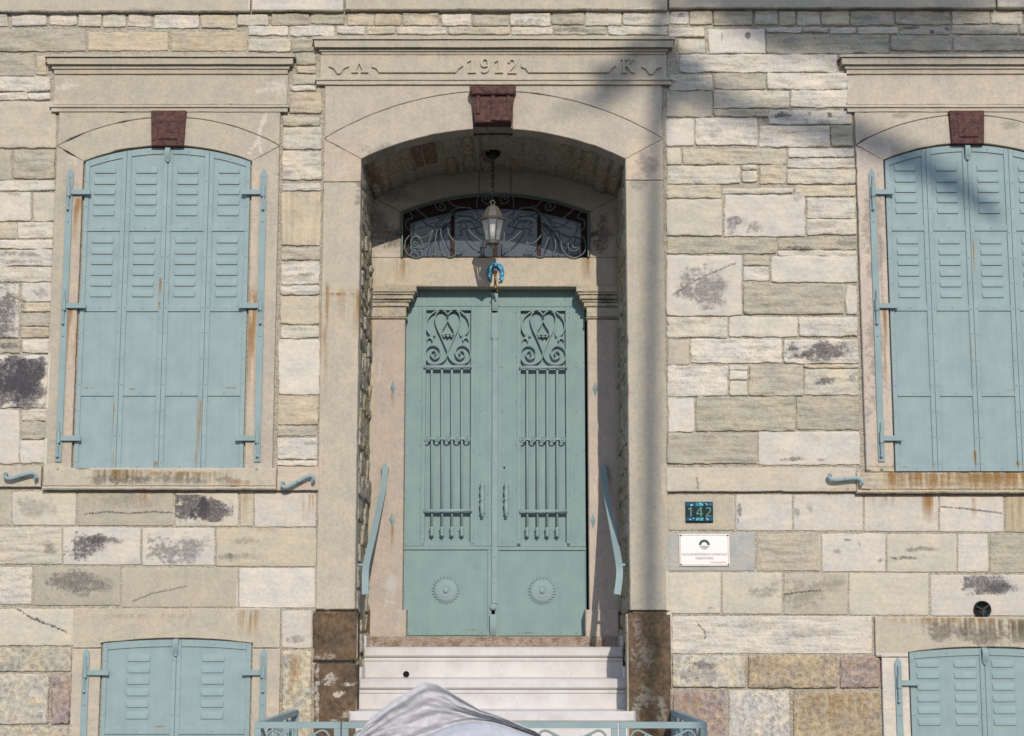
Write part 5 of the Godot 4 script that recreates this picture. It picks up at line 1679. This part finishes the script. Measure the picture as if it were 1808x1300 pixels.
func handrails() -> void:
	for s in 2:
		var t := thing("handrail", "teal flat-bar handrail on the sunlit rubble side of the entrance" if s == 0 else "teal flat-bar handrail on the shaded side of the entrance", "handrail", "handrails of the entrance")
		var m := [[680, 826, -0.94], [677, 860, -0.86], [660, 940, -0.45], [648, 990, -0.16], [645, 1015, -0.06], [645, 1050, -0.03]] if s == 0 else [[1066, 826, -0.94], [1069, 860, -0.86], [1083, 940, -0.45], [1092, 990, -0.16], [1094, 1015, -0.06], [1090, 1050, -0.03]]
		var p0 := P(m[5][0], m[5][1], m[5][2])
		t.position = p0
		var pts := []
		for q in m: pts.append(P(q[0], q[1], q[2]) - p0)
		var st := mb()
		strap(st, curve(pts, 4), Vector3.RIGHT, 0.044, 0.012)
		commit(st, "bar", M.paint, t)
		st = mb()
		var d := P(m[0][0], m[0][1], -0.95) - p0
		extr(st, PackedVector2Array([Vector2(d.x, d.y + 0.03), Vector2(d.x + 0.026, d.y), Vector2(d.x + 0.02, d.y - 0.06), Vector2(d.x - 0.02, d.y - 0.06), Vector2(d.x - 0.026, d.y)]), BACK - p0.z, -0.935 - p0.z, 0.003)
		commit(st, "wall_plate", M.paint, t)
		st = mb(false)
		var br := P(646 if s == 0 else 1093, 998, -0.12) - p0
		var wx: float = (-OPEN if s == 0 else OPEN) - p0.x
		tube(st, [br, Vector3(wx, br.y, br.z)], 0.011, 8)
		commit(st, "bracket", M.paint, t)

# wrought panel in a flat-bar frame between two points, in the plane z = const or x = const
func panel_work(t: Node3D, a: Vector3, b: Vector3, h: float) -> void:
	var d := (b - a)
	var l := d.length()
	var e := d / l
	var nrm := e.cross(Vector3.UP)
	var up := Vector3.UP * h
	var st := mb()
	strap(st, [a + up + Vector3(0, -0.017, 0), b + up + Vector3(0, -0.017, 0)], Vector3.UP, 0.034, 0.034)
	commit(st, "top_rail", M.paint, t)
	st = mb()
	strap(st, [a + Vector3(0, 0.08, 0), b + Vector3(0, 0.08, 0)], Vector3.UP, 0.034, 0.03)
	commit(st, "bottom_rail", M.paint, t)
	for k in 2:
		st = mb()
		var p := a + e * 0.018 if k == 0 else b - e * 0.018
		strap(st, [p, p + up - Vector3(0, 0.035, 0)], e, 0.036, 0.033)
		commit(st, "post", M.paint, t)
	# scrolls hanging from the top rail, meeting in a small boss
	var n := maxi(int(round(l / 0.5)), 1)
	for i in n:
		var x0 := l * i / n + 0.05
		var x1 := l * (i + 1) / n - 0.05
		var mid := (x0 + x1) / 2
		for s in [-1, 1]:
			var w: float = (x1 - x0) / 2 * s
			var pts := []
			for q in [[0.0, -0.11], [0.45, -0.07], [0.72, -0.047], [0.9, -0.07], [0.98, -0.14], [0.86, -0.2], [0.68, -0.17], [0.72, -0.12], [0.8, -0.13]]:
				pts.append(a + e * (mid + w * q[0]) + up + Vector3(0, q[1], 0))
			st = mb(false)
			tube(st, curve(pts, 4), 0.007, 6)
			commit(st, "scroll", M.paint, t)
			st = mb(false)
			var low := []
			for p in pts: low.append(Vector3(p.x, 2 * (a.y + h * 0.53) - p.y, p.z))
			tube(st, curve(low, 4), 0.007, 6)
			commit(st, "scroll", M.paint, t)
			st = mb(false)
			tube(st, [a + e * (mid + w * 0.5) + Vector3(0, 0.09, 0), a + e * (mid + w * 0.5) + up - Vector3(0, 0.07, 0)], 0.007, 6)
			commit(st, "upright", M.paint, t)
		st = mb()
		var c := a + e * mid + up - Vector3(0, 0.11, 0)
		for k in 8:
			var w0 := TAU * k / 8
			var w1 := TAU * (k + 1) / 8
			for f in [1, -1]:
				tri(st, c + nrm * 0.014 * f, c + e * cos(w0) * 0.035 + Vector3.UP * sin(w0) * 0.03, c + e * cos(w1) * 0.035 + Vector3.UP * sin(w1) * 0.03)
		commit(st, "boss", M.paint, t)

func railings() -> void:
	var z := 1.45
	var top := P(600, 1275, z).y
	var xl := P(450, 1280, z).x
	var xg0 := P(603, 1280, z).x
	var xg1 := P(1092, 1280, z).x
	var xr := P(1248, 1280, z).x
	var gy := 0.05
	var l := thing("iron_railing", "teal wrought-iron railing corner beside the small left basement window", "railing", "railings round the steps")
	l.position = Vector3(xl, 0, z)
	panel_work(l, Vector3(0, gy, 0), Vector3(xg0 - xl - 0.004, gy, 0), top - gy)
	panel_work(l, Vector3(0.02, gy, -0.04), Vector3(0.05, gy, -1.38), top - gy - 0.002)
	var g := thing("iron_gate", "teal wrought-iron gate before the marble steps, half hidden by the sheet", "gate")
	g.position = Vector3(xg0, 0, z)
	panel_work(g, Vector3(0.004, gy, 0), Vector3(xg1 - xg0 - 0.004, gy, 0), top - gy)
	var r := thing("iron_railing", "teal wrought-iron railing corner beside the rough ochre and pink plinth blocks", "railing", "railings round the steps")
	r.position = Vector3(xr, 0, z)
	panel_work(r, Vector3(xg1 - xr + 0.004, gy, 0), Vector3(0, gy, 0), top - gy)
	panel_work(r, Vector3(-0.02, gy, -0.04), Vector3(-0.05, gy, -1.38), top - gy - 0.002)

func tarpaulin() -> void:
	var t := thing("tarpaulin", "crumpled pale grey tarpaulin over a bulky object before the gate", "tarpaulin")
	var zc := 2.15
	var pk := P(752, 1203, zc)
	t.position = Vector3(pk.x, 0, zc)
	var st := mb(false)
	# ridge line of the sheet in x, height over it; the sheet falls to front and back
	var ridge := [[-1.05, 0.10], [-0.75, 0.62], [-0.52, 0.86], [-0.40, 1.00], [-0.28, 1.165], [-0.17, 1.255], [0.0, pk.y], [0.06, pk.y - 0.008], [0.15, pk.y - 0.06], [0.28, pk.y - 0.14], [0.42, pk.y - 0.185], [0.56, pk.y - 0.245], [0.75, pk.y - 0.38], [0.95, 0.6], [1.12, 0.12]]
	var nx := 150
	var nv := 130
	var g := []
	for i in nx + 1:
		var x := lerpf(-1.05, 1.12, float(i) / nx)
		var hy := 0.0
		for k in ridge.size() - 1:
			if x >= ridge[k][0] and x <= ridge[k + 1][0]:
				hy = lerpf(ridge[k][1], ridge[k + 1][1], (x - ridge[k][0]) / (ridge[k + 1][0] - ridge[k][0]))
		var row := []
		for j in nv + 1:
			var q := lerpf(-1.0, 1.0, float(j) / nv)
			var s := absf(q)
			var p := Vector3(x, 0, 0)
			var seam := minf(1.03 + 0.125 * exp(-pow((x - 0.27) / 0.30, 2.0)) - maxf(-0.30 - x, 0.0) * 1.1, hy - 0.004)
			var wr := nz.get_noise_2d(x * 16.0 + q * 9.0, q * 70.0 + x * 12.0)
			var wr2 := 1.0 - absf(nz.get_noise_2d(x * 24.0 - q * 30.0 + 90.0, q * 55.0 + x * 20.0)) * 3.0
			if q >= 0 and s < 0.4:
				# the upper flap hangs back under its stiff upper edge
				var f := s / 0.4
				p.y = lerpf(hy, seam, f)
				p.z = lerpf(0.10, 0.0, f) + (wr * 0.028 + maxf(wr2, 0.0) * 0.016) * smoothstep(0.0, 0.15, f)
				p.z += 0.05 * smoothstep(-0.28, -0.34, x + (hy - p.y) * 0.25)
			elif q >= 0:
				# the lower sheet is lapped over it and falls forward to the ground
				var f := (s - 0.4) / 0.6
				var ang := absf(fposmod((x + nz.get_noise_2d(x * 7.0, f * 9.0) * 0.16) * 3.1 + f * 0.25, 1.0) - 0.5) * 2.0
				p.y = maxf((seam + 0.006) * (1.0 - pow(f, 1.5)), 0.006)
				p.z = 0.11 + 0.62 * pow(f, 0.8) + (ang - 0.5) * 0.11 * smoothstep(0.0, 0.3, f) + wr * 0.03
				p.y += wr * 0.012
			else:
				p.y = maxf(hy * (1.0 - pow(s, 1.7)), 0.006)
				p.z = 0.10 - 0.42 * pow(s, 0.8) + wr * 0.03 * smoothstep(0.0, 0.2, s)
			row.append(p)
		g.append(row)
	for i in nx:
		for j in nv:
			quad(st, g[i][j], g[i + 1][j], g[i + 1][j + 1], g[i][j + 1])
	commit(st, "sheet", M.tarp, t)

func palm() -> void:
	# stands across the street behind the viewer; its shadow falls on the wall
	var t := thing("palm_tree", "tall slender palm across the street whose shadow falls on the wall", "tree")
	var k := 14.0
	var head := P(1165, 20) + SUNDIR * k
	var foot := Vector3(P(1140, 1000).x + SUNDIR.x * k, 0, k)
	t.position = foot
	var st := mb(false)
	var pts := []
	for i in 15:
		var f := i / 14.0
		pts.append(Vector3(lerpf(0, head.x - foot.x, pow(f, 5.0)), lerpf(0, head.y, f), 0))
	tube(st, pts, 0.060, 10, 0.048)
	commit(st, "trunk", M.bark, t)
	var top := Vector3(head.x - foot.x, head.y, 0)
	# fronds: rib from the head through the points, with leaflets on both sides
	# (the points where the shadow of each rib meets the wall, and the length of its leaflets)
	var fr := [
		[0.17, [[1165, 20], [1120, 105], [1060, 160], [985, 200]]], [0.30, [[1165, 20], [1180, 110], [1205, 165], [1255, 190]]], [0.16, [[1165, 20], [1260, 170], [1480, 232], [1620, 290], [1755, 378]]],
		[0.34, [[1165, 20], [1300, 8], [1480, 12], [1670, 40]]], [0.34, [[1165, 20], [1310, -15], [1500, -20], [1720, 25]]], [0.30, [[1165, 20], [1350, 30], [1580, 62], [1840, 88]]], [0.30, [[1165, 20], [1400, 35], [1620, 72], [1810, 70]]],
		[0.3, [[1165, 20], [1080, -60], [960, -120], [850, -90]]], [0.3, [[1165, 20], [1150, -120], [1180, -240], [1260, -330]]], [0.3, [[1165, 20], [1240, -110], [1350, -200], [1500, -230]]], [0.3, [[1165, 20], [1000, -160], [900, -260], [760, -280]]], [0.3, [[1165, 20], [1450, -60], [1700, -40], [1900, 40]]]]
	for i in fr.size():
		var rib := []
		var run: Array = fr[i][1]
		for j in run.size():
			var w := P(run[j][0], run[j][1])
			var kk := k + (rng.randf_range(-0.7, 0.7) * j / 3.0 if j > 0 else 0.0)
			rib.append(w + SUNDIR * kk - foot)
		rib[0] = top
		var cv := curve(rib, 10)
		st = mb()
		tube(st, cv, 0.022, 5, 0.006)
		var n := cv.size()
		for j in range(8, n):
			var f := float(j) / n
			var d: Vector3 = (cv[mini(j + 1, n - 1)] - cv[j - 1]).normalized()
			var side := d.cross(Vector3.BACK).normalized()
			for sgn in [-1, 1]:
				for rep in 2:
					var ln: float = fr[i][0] * sin(PI * clampf(f * 0.9 + 0.08, 0, 1)) * rng.randf_range(0.8, 1.15) + 0.06
					var base_p: Vector3 = cv[j] - d * 0.04 * rep
					var tip: Vector3 = base_p + (side * sgn * 0.8 + d * 0.55 + Vector3(0, -0.25, rng.randf_range(-0.3, 0.3))).normalized() * ln
					var wv := d * 0.034
					tri(st, base_p - wv, tip, base_p + wv)
		commit(st, "frond", M.frond, t)

func street() -> void:
	var st := mb()
	quad(st, Vector3(-60, 0, -40), Vector3(60, 0, -40), Vector3(60, 0, 70), Vector3(-60, 0, 70))
	var o := commit(st, "street", M.asphalt, self)
	tag(o, "", "", "", "structure")

# ----------------------------------------------------------------
func _ready() -> void:
	rng.seed = 1912
	nz.seed = 12
	nz.frequency = 0.1
	nz.fractal_octaves = 4
	nz.noise_type = FastNoiseLite.TYPE_SIMPLEX_SMOOTH
	var cam := Camera3D.new()
	cam.name = "camera"
	add_child(cam)
	cam.position = EYE
	cam.rotation.x = TILT
	cam.fov = rad_to_deg(2.0 * atan(650.0 / FOC))
	cam.near = 0.05
	cam.far = 300.0
	var env := Environment.new()
	env.background_mode = Environment.BG_SKY
	var sm := ProceduralSkyMaterial.new()
	sm.sky_top_color = Color(0.56, 0.63, 0.74)
	sm.sky_horizon_color = Color(0.80, 0.815, 0.83)
	sm.sky_curve = 0.18
	sm.ground_bottom_color = Color(0.3, 0.29, 0.27)
	sm.ground_horizon_color = Color(0.5, 0.5, 0.48)
	sm.sky_energy_multiplier = 1.36
	var sky := Sky.new()
	sky.sky_material = sm
	env.sky = sky
	env.tonemap_mode = Environment.TONE_MAPPER_LINEAR
	env.tonemap_exposure = 1.1
	env.ambient_light_source = Environment.AMBIENT_SOURCE_SKY
	env.sdfgi_enabled = true
	env.ssao_enabled = true
	env.ssil_enabled = true
	var we := WorldEnvironment.new()
	we.name = "environment"
	we.environment = env
	add_child(we)
	var sun := DirectionalLight3D.new()
	sun.name = "sun"
	sun.light_color = Color(1.0, 0.96, 0.9)
	sun.light_energy = 1.12
	sun.light_angular_distance = 0.53
	sun.shadow_enabled = true
	add_child(sun)
	sun.look_at_from_position(SUNDIR * 20.0, Vector3.ZERO, Vector3.UP)

	materials()
	paint_all()
	M.stone_plain = plain("stone_plain", base(196, 186, 167), 0.93)
	street()
	house = thing("stone_house", "pale stone house front with arched entrance and teal shutters", "house")
	wall()
	portal()
	windows()
	porch()
	door()
	steps()
	handrails()
	lantern()
	horseshoe()
	plaques()
	holdbacks()
	vent()
	railings()
	tarpaulin()
	palm()
